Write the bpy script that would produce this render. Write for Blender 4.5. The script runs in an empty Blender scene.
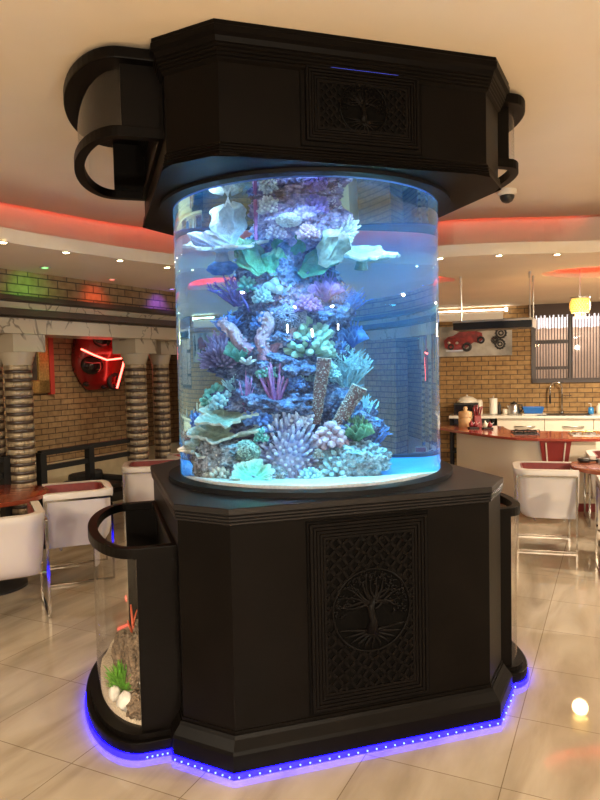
import bpy, bmesh, math, random
from mathutils import Vector, Matrix, noise
from math import sin, cos, pi, atan2, sqrt, radians as R, tan
random.seed(7)
C = bpy.context.scene.collection
scn = bpy.context.scene

# ------------------------------------------------------------------ camera
F, PITCH, ROLL, EYE = 658.594, 0.048555, -0.021179, 1.7
fw = Vector((0, cos(PITCH), -sin(PITCH))); up = Vector((0, sin(PITCH), cos(PITCH))); rt = Vector((1, 0, 0))
r2 = rt * cos(ROLL) + up * sin(ROLL); u2 = -rt * sin(ROLL) + up * cos(ROLL)
cd = bpy.data.cameras.new('camera'); cam = bpy.data.objects.new('camera', cd); C.objects.link(cam)
cd.sensor_fit = 'VERTICAL'; cd.sensor_height = 24; cd.lens = 24 * F / 800; cd.clip_start = .05; cd.clip_end = 100
m = Matrix((r2, u2, -fw)).transposed().to_4x4(); m.translation = Vector((0, 0, EYE)); cam.matrix_world = m
scn.camera = cam
E0 = Vector((0, 0, EYE))

def ray(x, y):                       # direction from the eye, used only to survey where things stand
    return (fw * F + r2 * (x - 300) - u2 * (y - 400)).normalized()
def at_z(x, y, z):
    d = ray(x, y); return E0 + d * ((z - EYE) / d.z)
def at_y(x, y, Y):
    d = ray(x, y); return E0 + d * (Y / d.y)

# ------------------------------------------------------------------ materials
MATS = {}
def nt(name):
    mt = bpy.data.materials.new(name); mt.use_nodes = True; t = mt.node_tree
    return mt, t, t.nodes['Principled BSDF'], t.nodes['Material Output']
def mk(name, col, rough=.5, metal=0., var=0., scale=8., bump=0., bscale=60., spec=.5, emit=None, estr=0., coat=0., sss=0.):
    mt, t, b, o = nt(name); N, Lk = t.nodes, t.links
    b.inputs['Base Color'].default_value = (*col, 1); b.inputs['Roughness'].default_value = rough
    b.inputs['Metallic'].default_value = metal; b.inputs['Specular IOR Level'].default_value = spec
    b.inputs['Coat Weight'].default_value = coat
    tc = N.new('ShaderNodeTexCoord')
    if var > 0:
        n = N.new('ShaderNodeTexNoise'); n.inputs['Scale'].default_value = scale; n.inputs['Detail'].default_value = 5
        Lk.new(tc.outputs['Object'], n.inputs['Vector'])
        r = N.new('ShaderNodeValToRGB'); r.color_ramp.elements[0].position = .3; r.color_ramp.elements[1].position = .7
        r.color_ramp.elements[0].color = (*[c * (1 - var) for c in col], 1); r.color_ramp.elements[1].color = (*[min(1, c * (1 + var)) for c in col], 1)
        Lk.new(n.outputs['Fac'], r.inputs['Fac']); Lk.new(r.outputs['Color'], b.inputs['Base Color'])
    if bump > 0:
        n2 = N.new('ShaderNodeTexNoise'); n2.inputs['Scale'].default_value = bscale; n2.inputs['Detail'].default_value = 4
        Lk.new(tc.outputs['Object'], n2.inputs['Vector'])
        bp = N.new('ShaderNodeBump'); bp.inputs['Strength'].default_value = bump; bp.inputs['Distance'].default_value = .01
        Lk.new(n2.outputs['Fac'], bp.inputs['Height']); Lk.new(bp.outputs['Normal'], b.inputs['Normal'])
    if emit:
        b.inputs['Emission Color'].default_value = (*emit, 1); b.inputs['Emission Strength'].default_value = estr
    MATS[name] = mt; return mt
def glow(name, col, s):
    return mk(name, (.02, .02, .02), emit=col, estr=s)

def brick(name, c1, c2, mortar, bw=.225, rh=.076, ms=.006):
    mt, t, b, o = nt(name); N, Lk = t.nodes, t.links
    tc = N.new('ShaderNodeTexCoord'); sp = N.new('ShaderNodeSeparateXYZ'); cb = N.new('ShaderNodeCombineXYZ')
    ad = N.new('ShaderNodeMath'); ad.operation = 'ADD'
    Lk.new(tc.outputs['Object'], sp.inputs[0]); Lk.new(sp.outputs['X'], ad.inputs[0]); Lk.new(sp.outputs['Y'], ad.inputs[1])
    Lk.new(ad.outputs[0], cb.inputs['X']); Lk.new(sp.outputs['Z'], cb.inputs['Y'])
    br = N.new('ShaderNodeTexBrick'); Lk.new(cb.outputs[0], br.inputs['Vector'])
    br.inputs['Scale'].default_value = 1; br.inputs['Brick Width'].default_value = bw; br.inputs['Row Height'].default_value = rh
    br.inputs['Mortar Size'].default_value = ms; br.inputs['Mortar Smooth'].default_value = .2; br.inputs['Bias'].default_value = -.1
    br.inputs['Color1'].default_value = (*c1, 1); br.inputs['Color2'].default_value = (*c2, 1); br.inputs['Mortar'].default_value = (*mortar, 1)
    n = N.new('ShaderNodeTexNoise'); n.inputs['Scale'].default_value = 14; n.inputs['Detail'].default_value = 6
    Lk.new(cb.outputs[0], n.inputs['Vector'])
    rp = N.new('ShaderNodeValToRGB'); rp.color_ramp.elements[0].position = .3; rp.color_ramp.elements[0].color = (.62, .56, .5, 1); rp.color_ramp.elements[1].position = .6
    Lk.new(n.outputs['Fac'], rp.inputs['Fac'])
    mx = N.new('ShaderNodeMixRGB'); mx.blend_type = 'MULTIPLY'; mx.inputs['Fac'].default_value = .8
    Lk.new(br.outputs['Color'], mx.inputs[1]); Lk.new(rp.outputs['Color'], mx.inputs[2]); Lk.new(mx.outputs[0], b.inputs['Base Color'])
    bp = N.new('ShaderNodeBump'); bp.inputs['Strength'].default_value = .6; bp.inputs['Distance'].default_value = .008; bp.invert = True
    Lk.new(br.outputs['Fac'], bp.inputs['Height']); Lk.new(bp.outputs['Normal'], b.inputs['Normal'])
    b.inputs['Roughness'].default_value = .75
    MATS[name] = mt; return mt

def marble_tile():
    mt, t, b, o = nt('marble_tile'); N, Lk = t.nodes, t.links
    tc = N.new('ShaderNodeTexCoord')
    br = N.new('ShaderNodeTexBrick'); br.offset = 0; br.inputs['Scale'].default_value = 1
    br.inputs['Brick Width'].default_value = .575; br.inputs['Row Height'].default_value = .575
    br.inputs['Mortar Size'].default_value = .0022; br.inputs['Mortar Smooth'].default_value = .1
    br.inputs['Color1'].default_value = (.95, .95, .95, 1); br.inputs['Color2'].default_value = (.82, .81, .8, 1); br.inputs['Mortar'].default_value = (.45, .4, .34, 1)
    Lk.new(tc.outputs['Object'], br.inputs['Vector'])
    mp = N.new('ShaderNodeMapping'); mp.inputs['Scale'].default_value = (.55, 2.2, 1); Lk.new(tc.outputs['Object'], mp.inputs['Vector'])
    n = N.new('ShaderNodeTexNoise'); n.inputs['Scale'].default_value = 2.1; n.inputs['Detail'].default_value = 8; n.inputs['Distortion'].default_value = .6
    Lk.new(mp.outputs[0], n.inputs['Vector'])
    rp = N.new('ShaderNodeValToRGB'); e = rp.color_ramp.elements
    e[0].position = .3; e[0].color = (.26, .20, .135, 1); e[1].position = .72; e[1].color = (.47, .39, .29, 1)
    q = e.new(.5); q.color = (.37, .30, .215, 1)
    Lk.new(n.outputs['Fac'], rp.inputs['Fac'])
    mx = N.new('ShaderNodeMixRGB'); mx.blend_type = 'MULTIPLY'; mx.inputs['Fac'].default_value = 1
    Lk.new(rp.outputs['Color'], mx.inputs[1]); Lk.new(br.outputs['Color'], mx.inputs[2]); Lk.new(mx.outputs[0], b.inputs['Base Color'])
    b.inputs['Roughness'].default_value = .03; b.inputs['Specular IOR Level'].default_value = .5
    MATS['marble_tile'] = mt; return mt

def marble():
    mt, t, b, o = nt('veined_marble'); N, Lk = t.nodes, t.links
    tc = N.new('ShaderNodeTexCoord'); n = N.new('ShaderNodeTexNoise'); n.inputs['Scale'].default_value = 1.4; n.inputs['Detail'].default_value = 4; n.inputs['Distortion'].default_value = 1.2
    Lk.new(tc.outputs['Object'], n.inputs['Vector'])
    rp = N.new('ShaderNodeValToRGB'); e = rp.color_ramp.elements
    e[0].position = .488; e[0].color = (.36, .31, .23, 1); e[1].position = .512; e[1].color = (.36, .31, .23, 1)
    q = e.new(.5); q.color = (.12, .1, .075, 1)
    Lk.new(n.outputs['Fac'], rp.inputs['Fac']); Lk.new(rp.outputs['Color'], b.inputs['Base Color']); b.inputs['Roughness'].default_value = .25
    MATS['veined_marble'] = mt; return mt

def banded(name):                    # mirrored mosaic bands round a column
    mt, t, b, o = nt(name); N, Lk = t.nodes, t.links
    tc = N.new('ShaderNodeTexCoord'); v = N.new('ShaderNodeTexVoronoi'); v.inputs['Scale'].default_value = 26
    mp = N.new('ShaderNodeMapping'); mp.inputs['Scale'].default_value = (1.4, 1.4, .45); Lk.new(tc.outputs['Object'], mp.inputs['Vector']); Lk.new(mp.outputs[0], v.inputs['Vector'])
    rp = N.new('ShaderNodeValToRGB'); rp.color_ramp.elements[0].color = (.1, .07, .045, 1); rp.color_ramp.elements[1].color = (.42, .33, .21, 1)
    Lk.new(v.outputs['Color'], rp.inputs['Fac']); Lk.new(rp.outputs['Color'], b.inputs['Base Color'])
    b.inputs['Metallic'].default_value = .25; b.inputs['Roughness'].default_value = .35
    MATS[name] = mt; return mt

def coral(name, base, tip, rough=.55, bscale=90, bump=.5, mottle=.35):
    """living coral: one colour at the root and another at the tips, carried by the mesh attribute 't'"""
    mt, t, b, o = nt(name); N, Lk = t.nodes, t.links
    a = N.new('ShaderNodeAttribute'); a.attribute_name = 't'
    mx = N.new('ShaderNodeMixRGB'); mx.inputs[1].default_value = (*base, 1); mx.inputs[2].default_value = (*tip, 1)
    Lk.new(a.outputs['Fac'], mx.inputs['Fac'])
    tc = N.new('ShaderNodeTexCoord'); n = N.new('ShaderNodeTexNoise'); n.inputs['Scale'].default_value = bscale * .4; n.inputs['Detail'].default_value = 4
    Lk.new(tc.outputs['Object'], n.inputs['Vector'])
    rp = N.new('ShaderNodeValToRGB'); rp.color_ramp.elements[0].position = .35; rp.color_ramp.elements[0].color = (1 - mottle,) * 3 + (1,); rp.color_ramp.elements[1].position = .62
    Lk.new(n.outputs['Fac'], rp.inputs['Fac'])
    m2 = N.new('ShaderNodeMixRGB'); m2.blend_type = 'MULTIPLY'; m2.inputs['Fac'].default_value = 1
    Lk.new(mx.outputs[0], m2.inputs[1]); Lk.new(rp.outputs['Color'], m2.inputs[2]); Lk.new(m2.outputs[0], b.inputs['Base Color'])
    v = N.new('ShaderNodeTexVoronoi'); v.inputs['Scale'].default_value = bscale; Lk.new(tc.outputs['Object'], v.inputs['Vector'])
    bp = N.new('ShaderNodeBump'); bp.inputs['Strength'].default_value = bump; bp.inputs['Distance'].default_value = .006
    Lk.new(v.outputs['Distance'], bp.inputs['Height']); Lk.new(bp.outputs['Normal'], b.inputs['Normal'])
    b.inputs['Roughness'].default_value = rough
    MATS[name] = mt; return mt

def rockmat(name, c1, c2, c3):
    mt, t, b, o = nt(name); N, Lk = t.nodes, t.links
    tc = N.new('ShaderNodeTexCoord'); n = N.new('ShaderNodeTexNoise'); n.inputs['Scale'].default_value = 26; n.inputs['Detail'].default_value = 7; n.inputs['Roughness'].default_value = .7
    Lk.new(tc.outputs['Object'], n.inputs['Vector'])
    rp = N.new('ShaderNodeValToRGB'); e = rp.color_ramp.elements
    e[0].position = .36; e[0].color = (*c1, 1); e[1].position = .68; e[1].color = (*c3, 1); q = e.new(.5); q.color = (*c2, 1)
    Lk.new(n.outputs['Fac'], rp.inputs['Fac']); Lk.new(rp.outputs['Color'], b.inputs['Base Color'])
    v = N.new('ShaderNodeTexVoronoi'); v.inputs['Scale'].default_value = 70; Lk.new(tc.outputs['Object'], v.inputs['Vector'])
    bp = N.new('ShaderNodeBump'); bp.inputs['Strength'].default_value = .9; bp.inputs['Distance'].default_value = .012
    Lk.new(v.outputs['Distance'], bp.inputs['Height']); Lk.new(bp.outputs['Normal'], b.inputs['Normal']); b.inputs['Roughness'].default_value = .85
    MATS[name] = mt; return mt

def glassmat(name, ior, col=(1, 1, 1), volume=None):
    mt = bpy.data.materials.new(name); mt.use_nodes = True; t = mt.node_tree; N, Lk = t.nodes, t.links
    N.remove(N['Principled BSDF']); o = N['Material Output']
    g = N.new('ShaderNodeBsdfGlass'); g.inputs['IOR'].default_value = ior; g.inputs['Roughness'].default_value = 0; g.inputs['Color'].default_value = (*col, 1)
    Lk.new(g.outputs[0], o.inputs['Surface'])
    if volume:
        ab, ad_, sc, sd = volume
        a = N.new('ShaderNodeVolumeAbsorption'); a.inputs['Color'].default_value = (*ab, 1); a.inputs['Density'].default_value = ad_
        s = N.new('ShaderNodeVolumeScatter'); s.inputs['Color'].default_value = (*sc, 1); s.inputs['Density'].default_value = sd
        d = N.new('ShaderNodeAddShader'); Lk.new(a.outputs[0], d.inputs[0]); Lk.new(s.outputs[0], d.inputs[1]); Lk.new(d.outputs[0], o.inputs['Volume'])
    MATS[name] = mt; return mt
def panemat(name, tint=(1, 1, 1)):   # thin clear sheet
    mt = bpy.data.materials.new(name); mt.use_nodes = True; t = mt.node_tree; N, Lk = t.nodes, t.links
    N.remove(N['Principled BSDF']); o = N['Material Output']
    tr = N.new('ShaderNodeBsdfTransparent'); tr.inputs['Color'].default_value = (*tint, 1); gl = N.new('ShaderNodeBsdfGlossy'); gl.inputs['Roughness'].default_value = .02
    lw = N.new('ShaderNodeLayerWeight'); pw = N.new('ShaderNodeMath'); pw.operation = 'POWER'; pw.inputs[1].default_value = 5
    fr = N.new('ShaderNodeMath'); fr.operation = 'MULTIPLY_ADD'; fr.inputs[1].default_value = .85; fr.inputs[2].default_value = .06; mx = N.new('ShaderNodeMixShader')
    Lk.new(lw.outputs['Facing'], pw.inputs[0]); Lk.new(pw.outputs[0], fr.inputs[0]); Lk.new(fr.outputs[0], mx.inputs[0]); Lk.new(tr.outputs[0], mx.inputs[1]); Lk.new(gl.outputs[0], mx.inputs[2]); Lk.new(mx.outputs[0], o.inputs['Surface'])
    MATS[name] = mt; return mt

WOOD = mk('dark_stained_wood', (.0027, .0019, .0015), rough=.4, var=.25, scale=5, bump=.05, bscale=120, spec=.07)
WOODT = mk('dark_polished_slab', (.007, .0056, .0055), rough=.38, var=.15, scale=5, spec=.3)
WOODC = mk('dark_carved_wood', (.0030, .0022, .0019), rough=.45, var=.2, scale=20, spec=.07)
GAP = mk('black_groove', (.0015, .0012, .001), rough=.8, spec=.05)
PLASTER = mk('cream_plaster', (.70, .59, .45), rough=.85, var=.03, scale=2)
TILE = marble_tile(); MARB = marble(); BAND = banded('mosaic_band')
BR_R = brick('honey_brick', (.36, .21, .075), (.27, .15, .05), (.075, .045, .022))
BR_L = brick('tan_brick', (.30, .20, .105), (.24, .15, .07), (.06, .04, .025))
BR_D = brick('brown_brick', (.30, .20, .095), (.22, .14, .065), (.06, .035, .02), bw=.22, rh=.075)
DKW = mk('dark_moulding', (.03, .018, .012), rough=.4, var=.3, scale=6)
WHITE = mk('white_leather', (.52, .46, .40), rough=.45, bump=.05, bscale=200)
MAROON = mk('maroon_fabric', (.16, .018, .014), rough=.55, var=.15, scale=30)
CHROME = mk('chrome', (.5, .48, .46), rough=.12, metal=1)
TABLE = mk('red_lacquered_wood', (.19, .035, .014), rough=.12, var=.15, scale=5, coat=.4)
TABLE2 = mk('brown_lacquered_wood', (.30, .09, .045), rough=.12, var=.12, scale=6, coat=.4)
BLACK = mk('black_plastic', (.012, .012, .012), rough=.35)
BLKM = mk('black_steel', (.008, .0075, .0075), rough=.45, spec=.2)
CREAM = mk('cream_laminate', (.62, .52, .38), rough=.3)
CREAM2 = mk('white_laminate', (.66, .58, .46), rough=.3)
STONE = mk('white_worktop', (.68, .62, .52), rough=.25, var=.06, scale=30)
REDT = mk('red_countertop', (.30, .05, .032), rough=.12, var=.1, scale=8, coat=.5)
REDP = mk('red_panel', (.20, .016, .014), rough=.3)
SILV = mk('brushed_steel', (.55, .53, .5), rough=.28, metal=1)
PANE = panemat('clear_pane')
GOLD = mk('gold_frame', (.45, .29, .10), rough=.35, metal=.8, var=.3, scale=40, bump=.4, bscale=60)
NEON = glow('red_neon', (1, .07, .05), 12)
REDLED = glow('red_led', (1, .06, .035), 7)
REDLED2 = glow('red_led_bright', (1, .03, .015), 20)
BLUELED = glow('blue_led', (.0015, 0, 1), 16)
BLUEDOT = glow('blue_led_dot', (.06, .10, 1), 12)
LAMPW = glow('warm_lamp', (1, .72, .38), 70)

# ------------------------------------------------------------------ mesh builder
class MB:
    def __init__(s): s.v = []; s.f = []; s.t = []
    def add(s, vs, fs, t=0.):
        o = len(s.v); s.v += [Vector(p) for p in vs]; s.f += [[i + o for i in f] for f in fs]
        s.t += (list(t) if isinstance(t, (list, tuple)) else [t] * len(vs)); return s
    def box(s, lo, hi, t=0.):
        x0, y0, z0 = lo; x1, y1, z1 = hi
        return s.add([(x0, y0, z0), (x1, y0, z0), (x1, y1, z0), (x0, y1, z0), (x0, y0, z1), (x1, y0, z1), (x1, y1, z1), (x0, y1, z1)],
                     [(3, 2, 1, 0), (4, 5, 6, 7), (0, 1, 5, 4), (1, 2, 6, 5), (2, 3, 7, 6), (3, 0, 4, 7)])
    def loft(s, rings, closed=True, cap=True, t=None):
        n = len(rings[0]); vs = [p for r in rings for p in r]; fs = []
        for i in range(len(rings) - 1):
            for j in range(n if closed else n - 1):
                k = (j + 1) % n; fs.append((i * n + j, i * n + k, (i + 1) * n + k, (i + 1) * n + j))
        if cap and closed:
            fs.append(tuple(reversed(range(n)))); fs.append(tuple(range((len(rings) - 1) * n, len(rings) * n)))
        tt = 0. if t is None else [t[i] for i in range(len(rings)) for _ in range(n)]
        return s.add(vs, fs, tt)
    def prism(s, poly, z0, z1):
        return s.loft([[(x, y, z0) for x, y in poly], [(x, y, z1) for x, y in poly]])
    def lathe(s, prof, n=32, c=(0, 0), t=None, cap=True):
        return s.loft([[(c[0] + r * cos(2 * pi * k / n), c[1] + r * sin(2 * pi * k / n), z) for k in range(n)] for r, z in prof], t=t, cap=cap)
    def tube(s, path, rad, n=8, t=None, closed=False, square=False):
        P = [Vector(p) for p in path]; m = len(P)
        if not isinstance(rad, (list, tuple)): rad = [rad] * m
        rings = []; prev = None
        for i in range(m):
            if closed: T = P[(i + 1) % m] - P[i - 1]
            else: T = P[min(i + 1, m - 1)] - P[max(i - 1, 0)]
            T = T.normalized() if T.length > 1e-9 else Vector((0, 0, 1))
            a = prev if prev is not None else (Vector((0, 0, 1)) if abs(T.z) < .9 else Vector((1, 0, 0)))
            b = T.cross(a); b = b.normalized() if b.length > 1e-6 else T.orthogonal().normalized(); a = b.cross(T).normalized(); prev = a
            ph = pi / 4 if square else 0
            rings.append([P[i] + (a * cos(2 * pi * k / n + ph) + b * sin(2 * pi * k / n + ph)) * rad[i] for k in range(n)])
        if closed:
            rings.append(rings[0]); return s.loft(rings, cap=False)
        return s.loft(rings, t=t)
    def blob(s, c, r, sub=3, amp=.15, fr=3., seed=0., amp2=.0, fr2=12., t=None):
        bm = bmesh.new(); bmesh.ops.create_icosphere(bm, subdivisions=sub, radius=1)
        rx, ry, rz = (r, r, r) if not isinstance(r, (tuple, list)) else r; off = Vector((seed * 7.3, seed * 3.1, seed * 5.7)); vs = []; tt = []
        for v in bm.verts:
            d = v.co.normalized(); k = 1 + amp * noise.fractal(d * fr + off, 1., 2., 3) * 1.6
            if amp2: k += amp2 * noise.fractal(d * fr2 + off, .9, 2., 3)
            vs.append(Vector((c[0] + d.x * rx * k, c[1] + d.y * ry * k, c[2] + d.z * rz * k))); tt.append(max(0, min(1, (k - .85) * 2.4)))
        fs = [[v.index for v in f.verts] for f in bm.faces]; bm.free()
        return s.add(vs, fs, tt if t is None else t)
    def build(s, name, mat, parent=None, smooth=False, bevel=0., auto=None, rot=None, loc=None):
        me = bpy.data.meshes.new(name); me.from_pydata([tuple(v) for v in s.v], [], s.f); me.update()
        bm = bmesh.new(); bm.from_mesh(me); bmesh.ops.recalc_face_normals(bm, faces=bm.faces)
        if bevel: bmesh.ops.bevel(bm, geom=[e for e in bm.edges if len(e.link_faces) == 2 and e.calc_face_angle(0) > .6], offset=bevel, segments=2, profile=.6, affect='EDGES', clamp_overlap=True)
        bm.to_mesh(me); bm.free()
        if not bevel and any(s.t):
            a = me.attributes.new('t', 'FLOAT', 'POINT')
            for i, x in enumerate(s.t): a.data[i].value = x
        if smooth or auto is not None:
            for p in me.polygons: p.use_smooth = True
            if auto is not None:
                try: me.set_sharp_from_angle(angle=R(auto))
                except Exception: pass
        me.materials.append(mat); o = bpy.data.objects.new(name, me); C.objects.link(o)
        if parent is not None: o.parent = parent
        if rot is not None: o.rotation_euler = rot
        if loc is not None: o.location = loc
        return o

def tag(o, label, cat, group=None, kind=None):
    o['label'] = label; o['category'] = cat
    if group: o['group'] = group
    if kind: o['kind'] = kind
    return o
def thing(name, label, cat, loc=(0, 0, 0), rz=0., group=None):
    o = bpy.data.objects.new(name, None); o.empty_display_size = .1; C.objects.link(o); o.location = loc; o.rotation_euler = (0, 0, rz)
    return tag(o, label, cat, group)
def solo(mb, name, mat, label, cat, loc=None, rz=None, group=None, kind=None, **k):
    o = mb.build(name, mat, None, **k); o.location = loc or (0, 0, 0)
    if rz is not None: o.rotation_euler = (0, 0, rz)
    return tag(o, label, cat, group, kind)
def struct(o): o['kind'] = 'structure'; return o
def centred(mb):                     # move a mesh to its own centre, return the centre
    c = sum(mb.v, Vector()) / len(mb.v); mb.v = [p - c for p in mb.v]; return c

# ================================================================== THE ROOM
floor = struct(MB().box((-9, -9, -.1), (13, 13, 0)).build('floor', TILE, loc=(-.511, 2.543, 0), rot=(0, 0, R(64.4))))
CEIL, SOF, LIP = 3.075, 2.63, 2.73

def catmull(pts, n=10):
    out = []; m = len(pts)
    for i in range(m):
        p0, p1, p2, p3 = [Vector(pts[(i + k) % m]) for k in (-1, 0, 1, 2)]
        for j in range(n):
            t = j / n
            out.append(.5 * ((2 * p1) + (p2 - p0) * t + (2 * p0 - 5 * p1 + 4 * p2 - p3) * t * t + (-p0 + 3 * p1 - 3 * p2 + p3) * t ** 3))
    return out
LIPC = [(-2.07, 4.65), (-1.62, 5.27), (-1.06, 5.9), (-.3, 6.3), (.5, 6.2), (1.24, 5.76), (1.9, 5.66), (2.57, 5.65), (3.6, 5.35), (4.4, 4.2), (4.5, 2), (3.6, 0), (1.5, -1.2), (-1, -1.3), (-2.6, .3), (-2.7, 2.4), (-2.45, 3.8)]
lip = catmull([(x, y, 0) for x, y in LIPC], 8)
def normal2(L, i):
    d = (L[(i + 1) % len(L)] - L[i - 1]).normalized(); return Vector((-d.y, d.x, 0))
sgn = 1 if (normal2(lip, 0).dot(lip[0] - Vector((.8, 2.5, 0))) > 0) else -1
def offs(d): return [p + normal2(lip, i) * sgn * d for i, p in enumerate(lip)]
rec = offs(.8)
def fill2d(loops, z, name):
    cu = bpy.data.curves.new(name, 'CURVE'); cu.dimensions = '2D'; cu.fill_mode = 'BOTH'
    for L in loops:
        sp = cu.splines.new('POLY'); sp.points.add(len(L) - 1); sp.use_cyclic_u = True
        for i, p in enumerate(L): sp.points[i].co = (p[0], p[1], 0, 1)
    o = bpy.data.objects.new('tmp', cu); C.objects.link(o); dg = bpy.context.evaluated_depsgraph_get(); dg.update()
    me = o.evaluated_get(dg).to_mesh(); mb = MB().add([(v.co.x, v.co.y, z) for v in me.vertices], [list(p.vertices) for p in me.polygons])
    bpy.data.objects.remove(o); return mb
def circ(c, r, n=64): return [(c[0] + r * cos(2 * pi * k / n), c[1] + (r - .37) * sin(2 * pi * k / n)) for k in range(n)]
DISCS = [((3.35, 6.9), .8), ((.93, 7.3), .8)]
sof = fill2d([[(-7, -5), (9, -5), (9, 14), (-7, 14)], [(p.x, p.y) for p in lip]] + [circ(c, r) for c, r in DISCS], SOF, 'sof')
n = len(lip)
ROOF = CEIL + .26
pan = [(p.x, p.y) for p in offs(.62)]
cm = MB().prism(pan, CEIL, CEIL + .02); cm.box((-7, -5, ROOF), (9, 14, ROOF + .1))
struct(cm.build('ceiling', PLASTER))
sof.loft([[(p.x, p.y, SOF) for p in lip], [(p.x, p.y, LIP) for p in lip], [(p.x, p.y, LIP) for p in offs(.03)], [(p.x, p.y, SOF + .03) for p in offs(.03)], [(p.x, p.y, SOF + .03) for p in rec], [(p.x, p.y, ROOF) for p in rec]], cap=False)
for c, r in DISCS:
    ci = circ(c, r); co = circ(c, r + .14); cm_ = circ(c, r + .03)
    sof.loft([[(x, y, SOF) for x, y in ci], [(x, y, SOF + .06) for x, y in ci], [(x, y, SOF + .06) for x, y in cm_], [(x, y, SOF + .015) for x, y in cm_], [(x, y, SOF + .015) for x, y in co], [(x, y, SOF + .16) for x, y in co]], cap=False)
    sof.add([(x, y, SOF + .16) for x, y in co], [tuple(range(len(co)))])
so = sof.build('ceiling_lower', PLASTER); struct(so)
# red strip lights hidden in the cove and in the two discs
st = offs(.705)
k0 = max(i for i, p in enumerate(st) if p.x < 2.8 and p.y > 5)
seq = [st[(k0 - i) % len(st)] for i in range(len(st))]
k1 = next(i for i, p in enumerate(seq) if p.x > 2.8 and i > 10)
cove = MB().tube([(p.x, p.y, CEIL + .05) for p in seq[:k1]], .012, 6)
solo(cove, 'cove_strip_light', REDLED, 'red strip light running in the curved ceiling cove', 'strip light', smooth=True)
for (c, r), lb in zip(DISCS, ('red ring light inside the round ceiling recess over the crystal chandelier', 'red ring light inside the round ceiling recess beside the glass tank')):
    solo(MB().tube([(x, y, SOF + .035) for x, y in circ(c, r + .075)], .014, 6, closed=True), 'recess_ring_light', REDLED2, lb, 'strip light', smooth=True)

# ---- walls: two local frames, x along the wall, -y into the room
PR = Vector((2.35, 11.04, 0)); RR = atan2(-.276, .961); dR = Vector((cos(RR), sin(RR), 0)); nR = Vector((sin(RR), -cos(RR), 0))
PL = Vector((-2.63, 5.78, 0)); RL = atan2(.875, .485); dL = Vector((cos(RL), sin(RL), 0)); nL = Vector((sin(RL), -cos(RL), 0))
def wp(P, d, nn, x, y, off=0.):     # where a sight line meets the plane "off" metres in front of a wall: (along, height)
    r = ray(x, y); O = P + nn * off; k = (O - E0).dot(nn) / r.dot(nn); q = E0 + r * k; return (q - P).dot(d), q.z
def Rp(x, y, off=0.): return wp(PR, dR, nR, x, y, off)
def Lp(x, y, off=0.): return wp(PL, dL, nL, x, y, off)
def Rw(t, off=0., z=0.): q = PR + dR * t + nR * off; return (q.x, q.y, z)
def Lw(t, off=0., z=0.): q = PL + dL * t + nL * off; return (q.x, q.y, z)

# right wall with its window opening
w0, wz1 = Rp(531, 309); w1 = w0 + 2.0; wz0 = Rp(531, 383)[1]
mb = MB().box((-4.2, 0, 0), (w0, .2, SOF)).box((w1, 0, 0), (6, .2, SOF)).box((w0, 0, 0), (w1, .2, wz0)).box((w0, 0, wz1), (w1, .2, SOF))
struct(mb.build('wall_right', BR_R, loc=PR, rot=(0, 0, RR)))
win = struct(bpy.data.objects.new('window_1', None)); C.objects.link(win); win.location = PR; win.rotation_euler = (0, 0, RR)
mt_ = Rp(570, 340)[0]; zt1 = Rp(545, 342)[1]; zt2 = Rp(545, 368)[1]; fwd_ = .05
f = MB().box((w0, -.03, wz0), (w0 + .07, .08, wz1)).box((w1 - .07, -.03, wz0), (w1, .08, wz1)).box((w0, -.03, wz0), (w1, .08, wz0 + .07)).box((w0, -.03, wz1 - .06), (w1, .08, wz1))
f.box((mt_ - .03, -.02, wz0), (mt_ + .03, .07, wz1)).box((w0, -.02, zt1 - .03), (mt_, .07, zt1 + .03)).box((w0, -.02, zt2 - .025), (mt_, .07, zt2 + .025))
struct(f.build('window_frame', mk('dark_window_frame', (.035, .02, .015), rough=.4), win))
struct(MB().box((w0 + .05, .03, wz0 + .05), (w1 - .05, .036, wz1 - .05)).build('window_pane', PANE, win))
# pelmet with the blind under it
bl = thing('vertical_blind', 'dark striped vertical blind hanging in the kitchen window', 'blind', Rw(0), RR)
ptop = Rp(531, 302, .1)[1]; pbot = Rp(531, 317, .1)[1]
p = MB().box((w0 - .04, -.1, pbot + .02), (w1, -.03, ptop))
for k in range(30): p.box((w0 + .02 + k * .066, -.105, pbot - .02), (w0 + .055 + k * .066, -.035, pbot + .03))
p.build('headrail', mk('dark_brown_pelmet', (.06, .03, .018), rough=.5), bl)
SL = mk('dark_blind_slat', (.05, .032, .026), rough=.6)
slm = None
for k in range(42):
    x = w0 + .09 + k * .0435
    if slm is None:
        o = MB().box((-.0075, -.052, wz0 + .05), (.0075, -.046, pbot + .03)).build('slat', SL, bl); slm = o.data
    else:
        o = bpy.data.objects.new('slat', slm); C.objects.link(o); o.parent = bl
    o.location = (x, 0, 0)
# scalloped bright valance behind the glass and a courtyard wall outside
zv0, zv1 = Rp(545, 329, -.1)[1], Rp(545, 316, -.1)[1]
va = MB(); nn_ = 120
for (a, b, yy) in ((0, .5, .10), (.5, 1, .105)):
    rows = []
    for i in range(nn_ + 1):
        x = w0 + .08 + (w1 - w0 - .16) * i / nn_; zz = .018 * abs(sin(x * 20))
        rows.append([(x, yy + .01 * sin(x * 40), zv0 + (zv1 - zv0) * a + zz), (x, yy + .01 * sin(x * 40), zv0 + (zv1 - zv0) * b + zz)])
    va.loft(rows, closed=False, cap=False)
vm, t_, b_, o_ = nt('sheer_white_valance'); b_.inputs['Base Color'].default_value = (.9, .88, .9, 1); b_.inputs['Roughness'].default_value = .8
tl = t_.nodes.new('ShaderNodeBsdfTranslucent'); tl.inputs['Color'].default_value = (.95, .9, .92, 1); mx = t_.nodes.new('ShaderNodeMixShader'); mx.inputs[0].default_value = .6
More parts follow.
